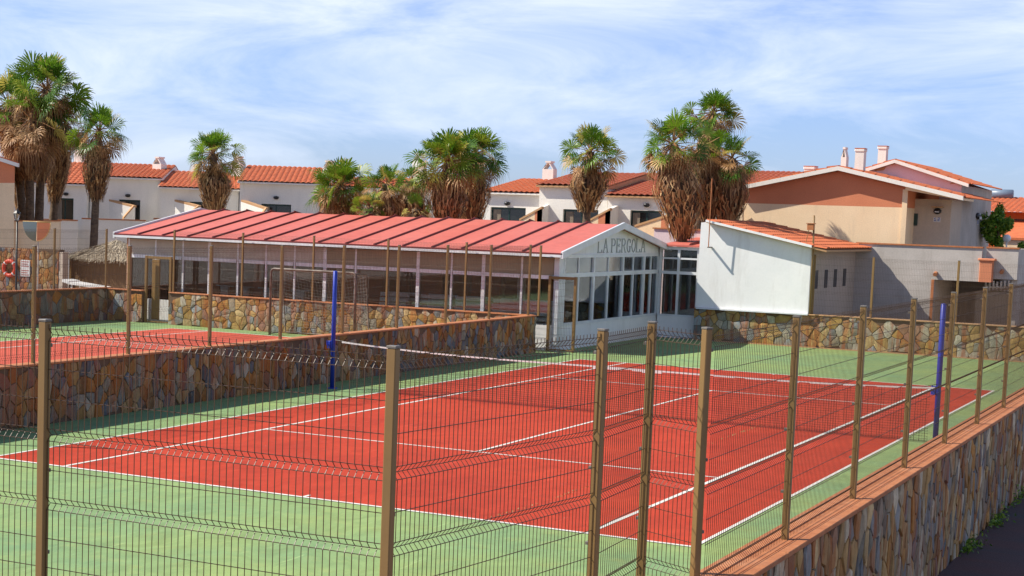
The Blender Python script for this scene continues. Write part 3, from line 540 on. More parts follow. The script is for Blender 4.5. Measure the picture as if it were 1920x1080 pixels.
# stacked sunbeds inside the hall
bed = thing('sunbed', (-12.6, 14.42, .02), 'white plastic sunbed at the bottom of the leftmost stack behind the hall glass', 'sunbed', 'sunbeds stacked inside the hall')
b = MB().box(-13.1, -12.1, 14.12, 14.18, .03, .145).box(-13.1, -12.1, 14.66, 14.72, .03, .145)
b.build('side_rails', PVC, bed)
b = MB()
for k in range(9): b.box(-13.08 + k * .11, -13.0 + k * .11, 14.18, 14.66, .065, .085)
b.build('slats', PVC, bed)
wrd = ['bottom one', 'second from bottom', 'third from bottom', 'fourth from bottom', 'fifth from bottom', 'sixth from bottom', 'seventh from bottom', 'second from top', 'top one']
for j, (x, nm, cnt) in enumerate(((-12.6, 'leftmost stack', 9), (-11.2, 'second stack from left', 9), (-10.0, 'middle stack', 9), (-8.75, 'second stack from right', 9), (-7.75, 'stack by the hall corner', 9))):
    for k in range(cnt):
        lb = 'white sunbed, %s in the %s behind hall glass' % (wrd[k], nm)
        if j == 0 and k == 0: bed['label'] = lb; continue
        copy_thing(bed, (x + .02 * ((k * 7) % 3), 14.42, .02 + .16 * k), lb)
# ------------------------------------------------------------------ white building with tiled lean roof
def tiles(b, o, es, et, ns, nt_, pitch=.2, amp=.035, row=.38, step=.02, sub=6):
    """corrugated pantile slope: o origin at the eave, es vector along the eave, et vector up the slope"""
    o = Vector(o); es = Vector(es); et = Vector(et); up = es.cross(et).normalized(); up = up if up.z > 0 else -up
    n = max(2, int(es.length / pitch)) * sub; m_ = max(1, int(et.length / row)); vs = []; fs = []
    for j in range(m_):
        for e, hh in ((0, step), (1, 0)):
            for i in range(n + 1):
                w_ = abs(math.sin(math.pi * i / sub)) * amp; vs.append(o + es * (i / n) + et * ((j + e) / m_) + up * (w_ + hh))
        for i in range(n): a = 2 * j * (n + 1) + i; fs.append((a, a + 1, a + n + 2, a + n + 1))
        if j < m_ - 1:
            for i in range(n): a = (2 * j + 1) * (n + 1) + i; fs.append((a, a + 1, a + n + 2, a + n + 1))
    return b.add(vs, fs)
W = thing('white_building', (-3.6, 25.2, 0), 'plain white rendered building with sloping clay tile roof at the far end of the court', 'building')
MB().prism([(-5.55, 22.25, 1.09), (-1.8, 22.25, 1.09), (-1.8, 22.25, 3.20), (-5.2, 22.25, 3.88), (-5.28, 22.25, 3.93), (-5.50, 22.25, 3.90)], (0, .2, 0)).build('front_wall', WHITE, W)
MB().box(-1.98, -1.8, 22.45, 28.6, .5, 3.22).box(-5.5, -5.3, 22.45, 28.6, .5, 3.85).box(-5.3, -1.98, 28.4, 28.6, .5, 3.22).build('shaded_side_walls', BEIGE, W)  # beige puts the shade of these sides into the colour, front stays white
MB().box(-5.5, -1.78, 22.12, 22.25, 1.05, 1.085).build('ledge', ALU, W)
b = MB()
for y in (23.07, 24.4, 25.7, 27.05): b.box(-1.797, -1.79, y - .22, y + .22, 1.88, 2.48)
each(b, 'slit_window', PANE, W)
MB().prism([(-5.25, 21.93, 3.93), (-5.25, 21.93, 4.0), (-1.72, 21.93, 3.30), (-1.72, 21.93, 3.22)], (0, .06, 0)).build('verge_board', WHITE, W)
b = MB(); tiles(b, (-1.25, 28.9, 3.18), (0, -6.93, 0), (-4.0, 0, .80), 0, 0, .24, .05, .42, .03); b.build('tiled_roof', TILE, W)
MB().prism([(-1.25, 22.0, 3.10), (-1.25, 22.0, 3.16), (-5.25, 22.0, 3.96), (-5.25, 22.0, 3.90)], (0, 6.9, 0)).build('roof_deck', COPEL, W)
ant = thing('antenna_mast', (-5.1, 21.9, 3.1), 'thin rusty antenna mast fixed to the white front wall', 'antenna')
MB().tube([(-5.1, 21.9, 3.1), (-5.09, 21.88, 4.05), (-5.08, 21.86, 5.35)], .018, 6).build('mast', COPE, ant); MB().bbox(-5.14, -5.06, 21.88, 22.24, 3.08, 3.12, .01).build('bracket', CAPM, ant)
q = atx(1517, 470, -1.7); ant = thing('floodlight_pole', (-1.72, 22.2, 1.1), 'orange-brown pole with a small lamp box at the white building corner', 'pole')
MB().tube([(-1.72, 22.15, 1.1), (-1.72, 22.15, 3.2), (-1.74, 22.12, 4.25)], .03, 8).build('pole', WOODP, ant, True)
MB().bbox(-1.92, -1.70, 22.0, 22.14, 3.78, 3.98, .015).box(-1.95, -1.67, 21.98, 22.14, 3.98, 4.0).build('lamp_box', COPE, ant); MB().tube([(-1.87, 22.07, 3.78), (-1.95, 22.07, 3.35)], .01, 5).build('stay', WOODP, ant)
# parapet block with dark carport opening
Cc = thing('flat_roofed_garage', (1.6, 28.9, 0), 'flat roofed grey rendered garage with a dark opening right of the white building', 'garage')
y0 = 28.6; A = lambda u, v: aty(u, v, y0)
xa, xo, xe = -1.8, A(1752, 525).x, A(1838, 525).x; zt = A(1720, 461).z; zo = A(1790, 526).z
MB().box(xa, xo, y0, y0 + .25, 0, zt).box(xo, xe, y0, y0 + .25, zo, zt).build('front_wall', GREYW, Cc)
MB().box(xa, xe + .02, y0 - .04, y0 + .3, zt, zt + .05).build('coping', COPE, Cc)
MB().box(xo - .2, xo, y0 + .25, y0 + 5, 0, zo).box(xo, xe + 1.5, y0 + 5, y0 + 5.2, 0, zo + .2).box(xo, xe, y0 + .25, y0 + 5, zo + .02, zo + .15).build('inner_walls', BEIGE, Cc)
MB().box(xo - .1, xo - .003, y0 - .02, y0 + .02, 0, zo).build('door_jamb', COPE, Cc)
q = A(1755, 512); MB().tube([(q.x, y0 + .02, q.z), (q.x, y0 - .2, q.z - .05)], .07, 8).build('drain_spout', COPE, Cc)
xl = A(1848, 466).x; xr = A(1908, 467).x; zl = A(1870, 466).z; zb = A(1880, 524).z
G2 = thing('flat_roofed_garage', (xl, y0 + .5, 0), 'smaller grey garage front with terracotta pillar at the far right', 'garage')
MB().box(xl, xr, y0 + .3, y0 + .55, zb, zl).box(xr - .2, xr - .002, y0 + .56, y0 + 5, -.4, zl).build('front_wall', GREYW, G2); MB().box(xl - .02, xr + .02, y0 + .26, y0 + .6, zl, zl + .05).build('coping', COPE, G2)
qa = A(1838, 488); qb = A(1860, 524)
MB().bbox(qa.x, qb.x, y0 - .1, y0 + .25, qb.z - .1, qa.z, .02).bbox(qa.x - .06, qb.x + .08, y0 - .14, y0 + .28, qa.z, qa.z + .07, .02).build('pillar', TERRA, G2)
q = A(1877, 508); MB().tube([(q.x, y0 + .32, q.z), (q.x, y0 + .1, q.z - .05)], .07, 8).build('drain_spout', COPE, G2)
q = A(1822, 536); lm = thing('wall_lamp', (q.x, y0 + 4.9, q.z), 'dark oval wall lamp inside the garage opening', 'lamp', 'wall lamps')
def bulk(parent, p, n, r=.13, flat=.6):
    n = Vector(n).normalized(); c = Vector(p); s = n.cross(Vector((0, 0, 1))).normalized(); b = MB(); pr = [(1.0, 0), (1.0, .05), (.8, .1), (.4, .13), (0.02, .14)]
    K_ = 12; vs = []; fs = []
    for rr_, d in pr: vs += [c + (s * math.cos(6.2832 * k / K_) + Vector((0, 0, flat)) * math.sin(6.2832 * k / K_)) * r * rr_ + n * d for k in range(K_)]
    for i in range(len(pr) - 1): fs += [(i * K_ + k, i * K_ + (k + 1) % K_, (i + 1) * K_ + (k + 1) % K_, (i + 1) * K_ + k) for k in range(K_)]
    b.add([Vector(x) for x in vs], fs); b.build('housing', BLACK, parent, True)
    MB().prism([c + s * r * .6 + n * .135 - Vector((0, 0, r * .30)), c - s * r * .6 + n * .135 - Vector((0, 0, r * .30)), c - s * r * .5 + n * .12 - Vector((0, 0, r * .05)), c + s * r * .5 + n * .12 - Vector((0, 0, r * .05))], n * .015).build('lens', ALUB, parent)
bulk(lm, (q.x, y0 + 4.98, q.z), (0, -1, 0), .3, .4)
# ------------------------------------------------------------------ houses
def gable_house(name, loc, label, x0, x1, xr, y, ze, ze2, zr, depth, wallm, upperm, zsplit, over=.45, tile=TILE):
    t = thing(name, loc, label, 'house')
    if zsplit:
        MB().box(x0, x1, y, y + depth, -.3, zsplit).build('lower_wall', wallm, t)
        MB().prism([(x0, y, zsplit), (x1, y, zsplit), (x1, y, ze2), (xr, y, zr), (x0, y, ze)], (0, depth, 0)).build('upper_wall', upperm, t)
    else: MB().prism([(x0, y, -.3), (x1, y, -.3), (x1, y, ze2), (xr, y, zr), (x0, y, ze)], (0, depth, 0)).build('wall', wallm, t)
    return t
def verge(t, pts, y, th=.16, dp=.12, mat=None):
    b = MB()
    for (xa_, za), (xb_, zb_) in zip(pts[:-1], pts[1:]): b.prism([(xa_, y, za), (xb_, y, zb_), (xb_, y, zb_ + th), (xa_, y, za + th)], (0, dp, 0))
    b.build('verge_board', mat or CREAM, t)
    b = MB()   # row of verge tiles, irregular
    rg = random.Random(int(pts[0][0] * 10)); 
    for (xa_, za), (xb_, zb_) in zip(pts[:-1], pts[1:]):
        L_ = math.hypot(xb_ - xa_, zb_ - za); n = int(L_ / .42)
        for i in range(n):
            f0, f1 = i / n, (i + 1.08) / n; a = Vector((xa_ + (xb_ - xa_) * f0, y + .04, za + (zb_ - za) * f0 + th)); c = Vector((xa_ + (xb_ - xa_) * f1, y + .04, za + (zb_ - za) * f1 + th)); j = rg.uniform(.0, .02)
            up = Vector((0, 0, 1)); lowfirst = zb_ > za
            A_, C_ = (a + up * (.06 + j), c + up * .03) if lowfirst else (a + up * .03, c + up * (.06 + j))
            b.prism([a, c, C_, A_], (0, .22, 0))
    b.build('verge_tiles', TILE, t)
Y1 = 30.0; A = lambda u, v: aty(u, v, Y1)
L0, AP, R0 = A(1390, 356), A(1575, 320), A(1700, 350)
T1 = gable_house('terracotta_house', (-3.4, Y1, 0), 'terracotta and cream gabled house right of the tall palms', L0.x, R0.x, AP.x, Y1, L0.z, R0.z, AP.z, 9, CREAM, TERRA, A(1545, 385).z)
RE = A(1803, 376); O_ = .35
xq = aty(1783, 400, Y1 + 1.7).x; yq = atx(1803, 400, xq).y; MB().box(R0.x, xq, Y1 + 1.7, yq, -.3, RE.z + .05).build('porch_wall', BEIGE, T1)
MB().box(R0.x - .12, R0.x + .06, Y1 - .04, Y1 - .002, -.3, R0.z - .1).build('corner_band', CREAM, T1)
b = MB(); zl_ = lambda f: f
verge(T1, [(L0.x - .15, L0.z - .05), (AP.x, AP.z), (RE.x + .1, RE.z)], Y1 - O_, .15, .14, HOUSEW)
e1 = Vector((L0.x - .3, Y1 - O_ + .1, L0.z + .06)); b = MB(); tiles(b, e1, (0, 9.5, 0), (AP.x - e1.x, 0, AP.z + .12 - e1.z), 0, 0, .25, .05, .4, .02, 4)
e2 = Vector((RE.x + .15, Y1 - O_ + .1, RE.z + .08)); tiles(b, e2, (0, 9.5, 0), (AP.x - e2.x, 0, AP.z + .12 - e2.z), 0, 0, .25, .05, .4, .02, 4); b.build('tiled_roof', TILE, T1)
MB().prism([(R0.x, Y1 - O_ + .14, R0.z - .12), (RE.x + .1, Y1 - O_ + .14, RE.z - .0), (RE.x + .1, Y1 - O_ + .14, RE.z + .08), (R0.x, Y1 - O_ + .14, R0.z + .05)], (0, 2.2, 0)).build('porch_soffit', CREAM, T1)
q0, q1 = aty(1704, 400, Y1 + 1.7), aty(1720, 423, Y1 + 1.7)
MB().box(q0.x, q1.x, Y1 + 1.66, Y1 + 1.698, q1.z, q0.z).build('window', DGREEN, T1)
q0, q1 = aty(1791, 406, Y1 + 1.7), aty(1798, 462, Y1 + 1.7)
q = aty(1758, 396, Y1 + 1.7); lm = thing('wall_lamp', tuple(q), 'dark wall lamp with a small ledge above it on the porch of the terracotta house', 'lamp', 'wall lamps'); bulk(lm, (q.x, Y1 + 1.69, q.z), (0, -1, 0), .14, .8); MB().box(q.x - .2, q.x + .2, Y1 + 1.5, Y1 + 1.69, q.z + .13, q.z + .17).build('ledge', COPEL, lm)
def numerals(t, c, txt, y):
    G = {'1': ['010', '110', '010', '010', '111'], '2': ['111', '001', '111', '100', '111'], '3': ['111', '001', '111', '001', '111']}; 
    for i, ch in enumerate(txt):
        MB().box(c.x + (i - len(txt) / 2) * .13, c.x + (i - len(txt) / 2) * .13 + .12, y - .015, y - .001, c.z - .085, c.z + .085).build('number_tile', SIGNW, t)
        b = MB()
        for r_, row in enumerate(G[ch]):
            for k, z_ in enumerate(row):
                if z_ == '1': x_ = c.x + (i - len(txt) / 2) * .13 + .024 + k * .025; b.box(x_, x_ + .024, y - .02, y - .0151, c.z + .055 - r_ * .026, c.z + .079 - r_ * .026)
        b.build('digit', INKB, t)
q = aty(1757, 412, Y1 + 1.7); nt_ = thing('house_number', tuple(q), 'small white house number 12 tiles below the porch lamp', 'house number'); numerals(nt_, q, '12', Y1 + 1.7)
def chimney(parent, c, wx, wy, h, cap=.12, mat=None, arch=False):
    b = MB().box(c[0] - wx / 2, c[0] + wx / 2, c[1] - wy / 2, c[1] + wy / 2, c[2], c[2] + h)
    o = b.build('chimney', mat or HOUSEW, parent)
    if arch:
        for s in (-1, 1): MB().prism([(c[0] + s * wx / 2 - (.06 if s > 0 else 0), c[1] - wy / 2, c[2] + h), (c[0] + s * wx / 2 + (0 if s > 0 else .06), c[1] - wy / 2, c[2] + h), (c[0] + s * wx * .1, c[1] - wy / 2, c[2] + h + .32), (c[0] - s * wx * .02, c[1] - wy / 2, c[2] + h + .32)], (0, wy, 0)).build('chimney_hood', mat or HOUSEW, o)
        MB().box(c[0] - wx * .25, c[0] + wx * .25, c[1] - wy / 2 - .02, c[1] + wy / 2 + .02, c[2] + h + .3, c[2] + h + .38).build('chimney_cap', mat or HOUSEW, o)
    else: MB().bbox(c[0] - wx / 2 - cap / 2, c[0] + wx / 2 + cap / 2, c[1] - wy / 2 - cap / 2, c[1] + wy / 2 + cap / 2, c[2] + h, c[2] + h + .09, .02).build('chimney_cap', HOUSEW, o); MB().box(c[0] - wx / 2 - cap / 2, c[0] + wx / 2 + cap / 2, c[1] - wy / 2 - cap / 2, c[1] + wy / 2 + cap / 2, c[2] + h + .091, c[2] + h + .12).build('cap_tile', TILE, o)
    return o
q0, q1 = A(1588, 315), A(1611, 277); chimney(T1, ((q0.x + q1.x) / 2, Y1 + 1.2, q0.z - .3), .32, .4, q1.z - q0.z + .22, .05)
q0 = aty(1584, 300, Y1 + 3); chimney(T1, (q0.x, Y1 + 3, q0.z - .3), .2, .4, .4, arch=True)
q0 = aty(1520, 322, Y1 + 4); chimney(T1, (q0.x, Y1 + 4, q0.z - .4), .4, .5, .5, .05)
Y2 = 36.5; A = lambda u, v: aty(u, v, Y2); P0, P1, P2 = A(1585, 335), A(1680, 306), A(1803, 347); P3 = A(1858, 358)
D2 = atx(1857, 400, P2.x).y - Y2
T2 = gable_house('pink_house', (-.5, Y2, 0), 'pale pink gabled house rising behind the terracotta house', P0.x - 1.5, P2.x, P1.x, Y2, P0.z - .5, P2.z, P1.z, D2, PINKW, PINKW, None)
MB().box(P2.x + .002, P2.x + .01, Y2, Y2 + D2, -.3, P2.z - .02).build('shaded_side_wall', GREYW, T2)  # thin grey sheet colours in the shade on this side of the house
P3 = Vector((P2.x + .3, Y2, P2.z - .08)); verge(T2, [(P0.x - 1.5, P0.z - .5), (P1.x, P1.z), (P3.x, P3.z)], Y2 - .3, .13, .14, HOUSEW)
b = MB(); e2 = Vector((P3.x + .1, Y2 - .2, P3.z + .1)); tiles(b, e2, (0, D2 + .3, 0), (P1.x - e2.x, 0, P1.z + .12 - e2.z), 0, 0, .25, .05, .4, .02, 4); e1 = Vector((P0.x - 1.6, Y2 - .2, P0.z - .45)); tiles(b, e1, (0, D2 + .3, 0), (P1.x - e1.x, 0, P1.z + .12 - e1.z), 0, 0, .25, .05, .4, .02, 4); b.build('tiled_roof', TILE, T2)
for uu, vv, a_ in ((1650, 318, .25), (1790, 342, .18)):
    q = A(uu, vv); MB().prism([(q.x - a_, Y2 - .03, q.z - .07), (q.x + a_ * .6, Y2 - .03, q.z - .02), (q.x + a_, Y2 - .03, q.z + .12), (q.x - a_ * .3, Y2 - .03, q.z + .04)], (0, .027, 0)).build('bare_patch', COPEL, T2)
q0, q1 = aty(1646, 305, Y2 + 1), aty(1665, 277, Y2 + 1); chimney(T2, ((q0.x + q1.x) / 2, Y2 + 1, q0.z - .3), .32, .4, q1.z - q0.z + .25, .06)
q = atx(1832, 405, P2.x); lm = thing('wall_lamp', tuple(q), 'dark wall lamp on the shaded side wall of the pale pink house', 'lamp', 'wall lamps'); bulk(lm, (q.x + .012, q.y, q.z), (1, 0, 0), .45, .3)
q = aty(1795, 417, Y2); nt_ = thing('house_number', tuple(q), 'faint white house number 121 tiles on the pale pink house', 'house number'); numerals(nt_, q, '121', Y2); nt_.rotation_euler = (0, 0, math.pi / 2); nt_.location = atx(1832, 417, P2.x) + Vector((.013, 0, 0))
# sloping garden wall left of the terracotta house
q = [aty(u, v, 29.6) for u, v in ((1290, 442), (1388, 392), (1392, 392), (1392, 500), (1290, 500))]
gw = thing('garden_wall', tuple(q[3]), 'cream garden wall with sloping top beside the terracotta house', 'wall')
MB().prism(q, (0, .2, 0)).build('wall', CREAM, gw); MB().prism([q[0], q[1], q[1] + Vector((0, 0, .06)), q[0] + Vector((0, 0, .06))], (0, .24, 0)).build('coping', COPE, gw)
# generic balcony house. local frame: x along facade, y back, z up. walls front at y=0
def row_house(org, ang, s0, s1, ze, zr, label, door=None, lamp=None, tile=TILE, over=.3, side=None, chim=None, par=None, rd=4.6, dep=8, sidem=None, hip=0):
    t = thing('terraced_house', org, label, 'house', None, ang); B = lambda: MB()
    z0 = -.3 - org[2]
    if door:
        a, c, ztop_ = door
        B().box(s0, a, 0, dep, z0, ze).box(c, s1, 0, dep, z0, ze).box(a, c, 0, dep, ztop_, ze).box(a, c, .35, dep, z0, ztop_).build('wall', HOUSEW, t, local=True)
        f = B().box(a, a + .06, .12, .2, ztop_ - 2.1, ztop_).box(c - .06, c, .12, .2, ztop_ - 2.1, ztop_).box(a, c, .115, .2, ztop_ - .08, ztop_ - .001).box((a + c) / 2 - .03, (a + c) / 2 + .03, .13, .19, ztop_ - 2.1, ztop_ - .08)
        fr = f.build('door', DGREEN, t, local=True)
        B().box(a + .06, c - .06, .155, .165, ztop_ - 2.1, ztop_ - .08).build('pane', PANE, fr, local=True)
        B().box(a + .08, a + .08 + (c - a) * .22, .135, .15, ztop_ - 2.1, ztop_ - .1).build('curtain', CURT, fr, local=True)
    else: B().box(s0, s1, 0, dep, z0, ze).build('wall', HOUSEW, t, local=True)
    rf = B(); tiles(rf, (s0 - .12, -over, ze + .02), (s1 - s0 + .24, 0, 0), (0, rd + over, zr - ze), 0, 0, .25, .05, .4, .025, 4)
    rf.add([(s0 - .12, rd, zr), (s1 + .12, rd, zr), (s1 + .12, dep + .3, ze), (s0 - .12, dep + .3, ze)], [(0, 1, 2, 3)])
    ro = rf.build('roof', tile, t, local=True)
    B().prism([(s0 - .1, -over + .03, ze - .07), (s0 - .1, dep, ze - .07), (s0 - .1, dep, ze - .0), (s0 - .1, rd, zr - .02), (s0 - .1, -over + .03, ze + .0)], (s1 - s0 + .2, 0, 0)).build('eave', COPEL if tile == TILE2 else HOUSEW, t, local=True)
    if chim:
        for cs, cy, h in chim:
            k = zr - .25 if cy >= rd - .6 else zr - .8
            o = chimney(t, (WL(t).x + cs, WL(t).y + cy, WL(t).z + k), .55, .45, h, arch=True)
    if side:
        for (sx, zt_, zf, dp) in side:
            B().prism([(sx, -.003, z0), (sx, -dp, z0), (sx, -dp, zf), (sx, -.003, zt_)], (.16, 0, 0)).build('balcony_side_wall', sidem or HOUSEW, t, local=True)
            B().prism([(sx - .03, -.003, zt_), (sx - .03, -dp - .04, zf - .02), (sx - .03, -dp - .04, zf + .07), (sx - .03, -.003, zt_ + .09)], (.22, 0, 0)).build('side_coping', COPEL, t, local=True)
    if par:
        a, c, zp, dp = par
        B().box(a, c, -dp - .15, -dp, z0, zp).build('balcony_parapet', HOUSEW, t, local=True); B().box(a, c, -dp - .18, -dp + .03, zp, zp + .06).build('parapet_coping', COPE, t, local=True)
    if lamp: 
        c = lamp; K_ = MB(); lp = K_.lathe((c[0], -.06, c[1]), [(0.001, -.08), (.1, -.06), (.14, 0), (.12, .07), (0.001, .09)], 10).build('lamp', BLACK, t, True, local=True)
    return t
# sunlit row facing -y
YR_ = 37.0; A = lambda u, v: aty(u, v, YR_)
def rel(u, v, Yp=YR_): q = aty(u, v, Yp); return q.x, q.z
units = [  # s0px, s1px, eave v, ridge px, door px, y
    (905, 1012, (960, 362), (960, 336), (920, 986, 388), 37.0, 'cream house with low tiled roof right of the bushy middle palms', TILE, (952, 382)),
    (1012, 1140, (1080, 349), (1110, 325), (1056, 1122, 392), 36.4, 'taller cream house with higher roof behind the lone right-hand palm', TILE2, (1086, 388)),
    (1140, 1275, (1200, 368), (1230, 341), (1182, 1242, 394), 36.0, 'cream house with lower darker roof just left of the tall palm group', TILE2, (1213, 385)),
    (1275, 1400, (1330, 372), (1400, 345), (1308, 1342, 399), 36.0, 'cream house mostly hidden behind the tall palm group', TILE2, None)]
for s0, s1, ev, rv, dr, yy, lb, tm, lmp in units:
    a = aty(s0, ev[1], yy); c = aty(s1, ev[1], yy); e = aty(*ev, yy).z
    r_ = aty(*rv, yy + 4.6).z; d0 = aty(dr[0], dr[2], yy); d1 = aty(dr[1], dr[2], yy)
    sd = []
    RT_ = row_house((a.x, yy, 0), 0, 0, c.x - a.x, e, r_, lb, (d0.x - a.x, d1.x - a.x, d0.z), (aty(*lmp, yy).x - a.x, aty(*lmp, yy).z) if lmp else None, tm, .25, sd, [((aty(945, 330, yy).x - a.x) + .3, 4.5, .75)] if s0 == 905 else None, (0, (c.x - a.x) - .5, d0.z - 1.15, 1.7), sidem=TERRA if tm != TILE else HOUSEW)
    tri = {905: ((976, 414), (1014, 391), 1003), 1012: ((1106, 416), (1142, 394), 1122), 1140: ((1192, 426), (1262, 402), 1240)}.get(s0)
    if tri:
        yf = yy - 1.5; p_, q_ = aty(*tri[0], yf), aty(*tri[1], yf); m_ = p_.lerp(q_, (tri[2] - tri[0][0]) / (tri[1][0] - tri[0][0])); xr_ = q_.x + (.0 if s0 != 1140 else .9); zq = q_.z - (0 if s0 != 1140 else .6)
        MB().prism([p_, m_, Vector((m_.x, yf, 1.5)), Vector((p_.x, yf, 1.5))], (0, .18, 0)).build('balcony_side_wall', CREAM, RT_)
        MB().prism([m_, q_, Vector((xr_, yf, zq)), Vector((xr_, yf, 1.5)), Vector((m_.x, yf, 1.5))] if s0 == 1140 else [m_, q_, Vector((q_.x, yf, 1.5)), Vector((m_.x, yf, 1.5))], (0, .18, 0)).build('balcony_side_wall', TERRA, RT_)
        MB().prism([p_ + Vector((-.05, -.03, 0)), q_ + Vector((.05, -.03, 0)), q_ + Vector((.05, -.03, .09)), p_ + Vector((-.05, -.03, .09))], (0, .26, 0)).build('side_coping', COPEL, RT_)
        MB().prism([q_ + Vector((0, 0, 0)), Vector((q_.x, yy, q_.z + .3)), Vector((q_.x, yy, 1.5)), Vector((q_.x, yf, 1.5))], (-.16, 0, 0)).build('balcony_return_wall', HOUSEW, RT_)
q0 = aty(1387, 345, 44); q1 = aty(1500, 345, 44)
row_house((q0.x - 4, 44, 0), 0, 0, q1.x - q0.x + 4.5, aty(1420, 349, 44).z, aty(1420, 322, 48.6).z, 'house showing only its tiled roof behind the terracotta house', tile=TILE2)
q0 = aty(1175, 335, 41); row_house((aty(1150, 350, 41).x, 41, 0), 0, 0, 7.0, aty(1200, 350, 41).z, aty(1200, 325, 45).z, 'house showing only its long tiled ridge behind the cream row', tile=TILE2, rd=4)
# shaded crescent on the left, facing the camera side
ANG = math.atan2(.4627, .8858); E_ = Vector((math.cos(ANG), math.sin(ANG), 0)); NB = Vector((-math.sin(ANG), math.cos(ANG), 0))
PL = far(400, 400, 84); PL.z = 0
def hit(u, v, off=0): d = ray(u, v); P_ = PL + NB * off; t_ = (P_ - CP).dot(NB) / d.dot(NB); return CP + d * t_
def sz(u, v, off=0): h = hit(u, v, off); return (h - PL).dot(E_), h.z
LU = [  # s0,s1 px, eave v at centre, ridge v, door (u0,u1,v), offset, label, lamp, sides, parapet
    (-40, 28 + 134, (130, 345.5), (130, 305), (105, 138, 371), 0, 'white shaded house behind the left palm clump', (124, 364), [(118, 388, 410)], (0, 118, 411)),
    (168, 300, (255, 334), (240, 308), (223, 263, 374), .6, 'white shaded house between the clump and the slim left palm', (240, 367), [(184, 378, 404)], (120, 222, 413)),
    (300, 447, (370, 353.5), (370, 323), (355, 392, 378), -.4, 'white shaded house with lower roof behind the double-trunked palm', None, [(334, 382, 412)], (222, 330, 413)),
    (449, 598, (520, 343), (520, 313), (490, 546, 382), -1.6, 'white shaded house with the widest tiled roof right of the double-trunked palm', (518, 371), [(452, 384, 404), (588, 382, 410)], None),
    (598, 760, (680, 352), (680, 334), None, -.6, 'white house mostly hidden behind the low bushy palms', None, [], None),
    (760, 905, (850, 358), (850, 338), None, 1.2, 'white house hidden behind the tallest middle palms', None, [], None)]
for s0, s1, ev, rv, dr, off, lb, lmp, sds, par in LU:
    a, _ = sz(s0, 380, off); c, _ = sz(s1, 380, off); e = sz(*ev, off)[1]; r_ = sz(rv[0], rv[1], off + 4.6)[1]
    o = PL + NB * off + E_ * a; D_ = None
    if dr: x0, z_ = sz(dr[0], dr[2], off); x1, _ = sz(dr[1], dr[2], off); D_ = (x0 - a, x1 - a, z_)
    sd = []
    pr_ = None
    if D_: pr_ = (0 if not par else 0, D_[1] + .6, sz(dr[0], 413, off - 1.8)[1], 1.8)
    lm_ = None
    if lmp: x0, z_ = sz(*lmp, off); lm_ = (x0 - a, z_)
    LT_ = row_house((o.x, o.y, 0), ANG, 0, c - a, e, r_, lb, D_, lm_, TILE, .3, sd, None, pr_)
    zz = {-40: ((82, 369), (118, 386), (103, 405)), 168: ((188, 373), (221, 388), (196, 410)), 300: ((317, 375), (343, 388), (304, 412)), 449: ((451, 378), (468, 392), (455, 402)), 598: ((583, 383), (597, 394), (590, 400))}.get(s0)
    if zz:
        A_, B_, C_ = hit(*zz[0], off - .01), hit(*zz[1], off - 1.6), hit(*zz[2], off - 1.9); dn_ = lambda v_: Vector((v_.x, v_.y, 0)); th_ = E_ * .16
        MB().prism([A_, B_, dn_(B_), dn_(A_)], th_).build('balcony_side_wall', HOUSEW, LT_); MB().prism([A_ + Vector((0, 0, .001)), B_ + Vector((0, 0, .001)), B_ + Vector((0, 0, .1)), A_ + Vector((0, 0, .1))], E_ * .22).build('side_coping', COPEL, LT_)
        MB().prism([C_, B_ - NB * .05, dn_(B_ - NB * .05), dn_(C_)], -NB * .16).build('balcony_front_wall', HOUSEW, LT_); MB().prism([C_ + Vector((0, 0, .001)), B_ - NB * .05 + Vector((0, 0, .001)), B_ - NB * .05 + Vector((0, 0, .1)), C_ + Vector((0, 0, .1))], -NB * .22).build('side_coping', COPEL, LT_)
for uu, vb, vt, D in ((299, 322, 297, 88), (447, 312, 296, 86), (618, 335, 304, 84), (786, 322, 290, 82), (152, 303, 262, 92)):
    q = far(uu, vb, D); q2 = far(uu, vt, D); hh = q2.z - q.z
    c = thing('chimney_stack', (q.x, q.y, q.z - .3), {299: 'white hooded chimney left of the double-trunked palm', 447: 'white chimney half hidden behind the double-trunked palm', 618: 'white chimney above the low bushy palms', 786: 'white chimney left of the tallest middle palms', 152: 'white tower chimney behind the slim left palm'}[uu], 'chimney')
    o = chimney(c, (q.x, q.y, q.z - .5), .55, .5, hh + .2, arch=True)
# left-edge building (terracotta gable, cream wall)
F_ = 71; P_ = far(14, 400, F_)
def le(u, v, off=0): d = ray(u, v); t_ = (P_ + NB * off - CP).dot(NB) / d.dot(NB); return CP + d * t_
DL = ray(-12, 400); DL.z = 0; DL.normalize()
LB = thing('corner_house', tuple(Vector((P_.x, P_.y, 0))), 'terracotta-topped cream house cut off at the left edge', 'house')
g0, g1 = le(-160, 347), le(27.5, 343)
MB().prism([Vector((g0.x, g0.y, -.3)), Vector((g1.x, g1.y, -.3)), le(27.5, 343), le(-160, 343)], DL * 6).build('lower_wall', CREAM, LB)
MB().prism([le(-160, 343), le(27.5, 343), le(27.5, 312), le(-60, 282), le(-160, 312)], DL * 6).build('upper_wall', TERRA, LB)
for a_, c_ in (((-62, 275), (33, 306)), ((-62, 275), (-165, 306))):
    MB().prism([le(*a_, -.3), le(*c_, -.3), le(c_[0], c_[1] + 7, -.3), le(a_[0], a_[1] + 7, -.3)], NB * .3).build('verge_board', HOUSEW, LB)
MB().prism([le(-62, 273, -.3), le(34, 304, -.3), le(34, 306, -.3), le(-62, 275, -.3)], DL * 6.3).build('roof', TILE, LB)
gw = thing('terrace_wall', tuple(le(70, 470, .3)), 'cream wall with brown coping below the left palm clump', 'wall')
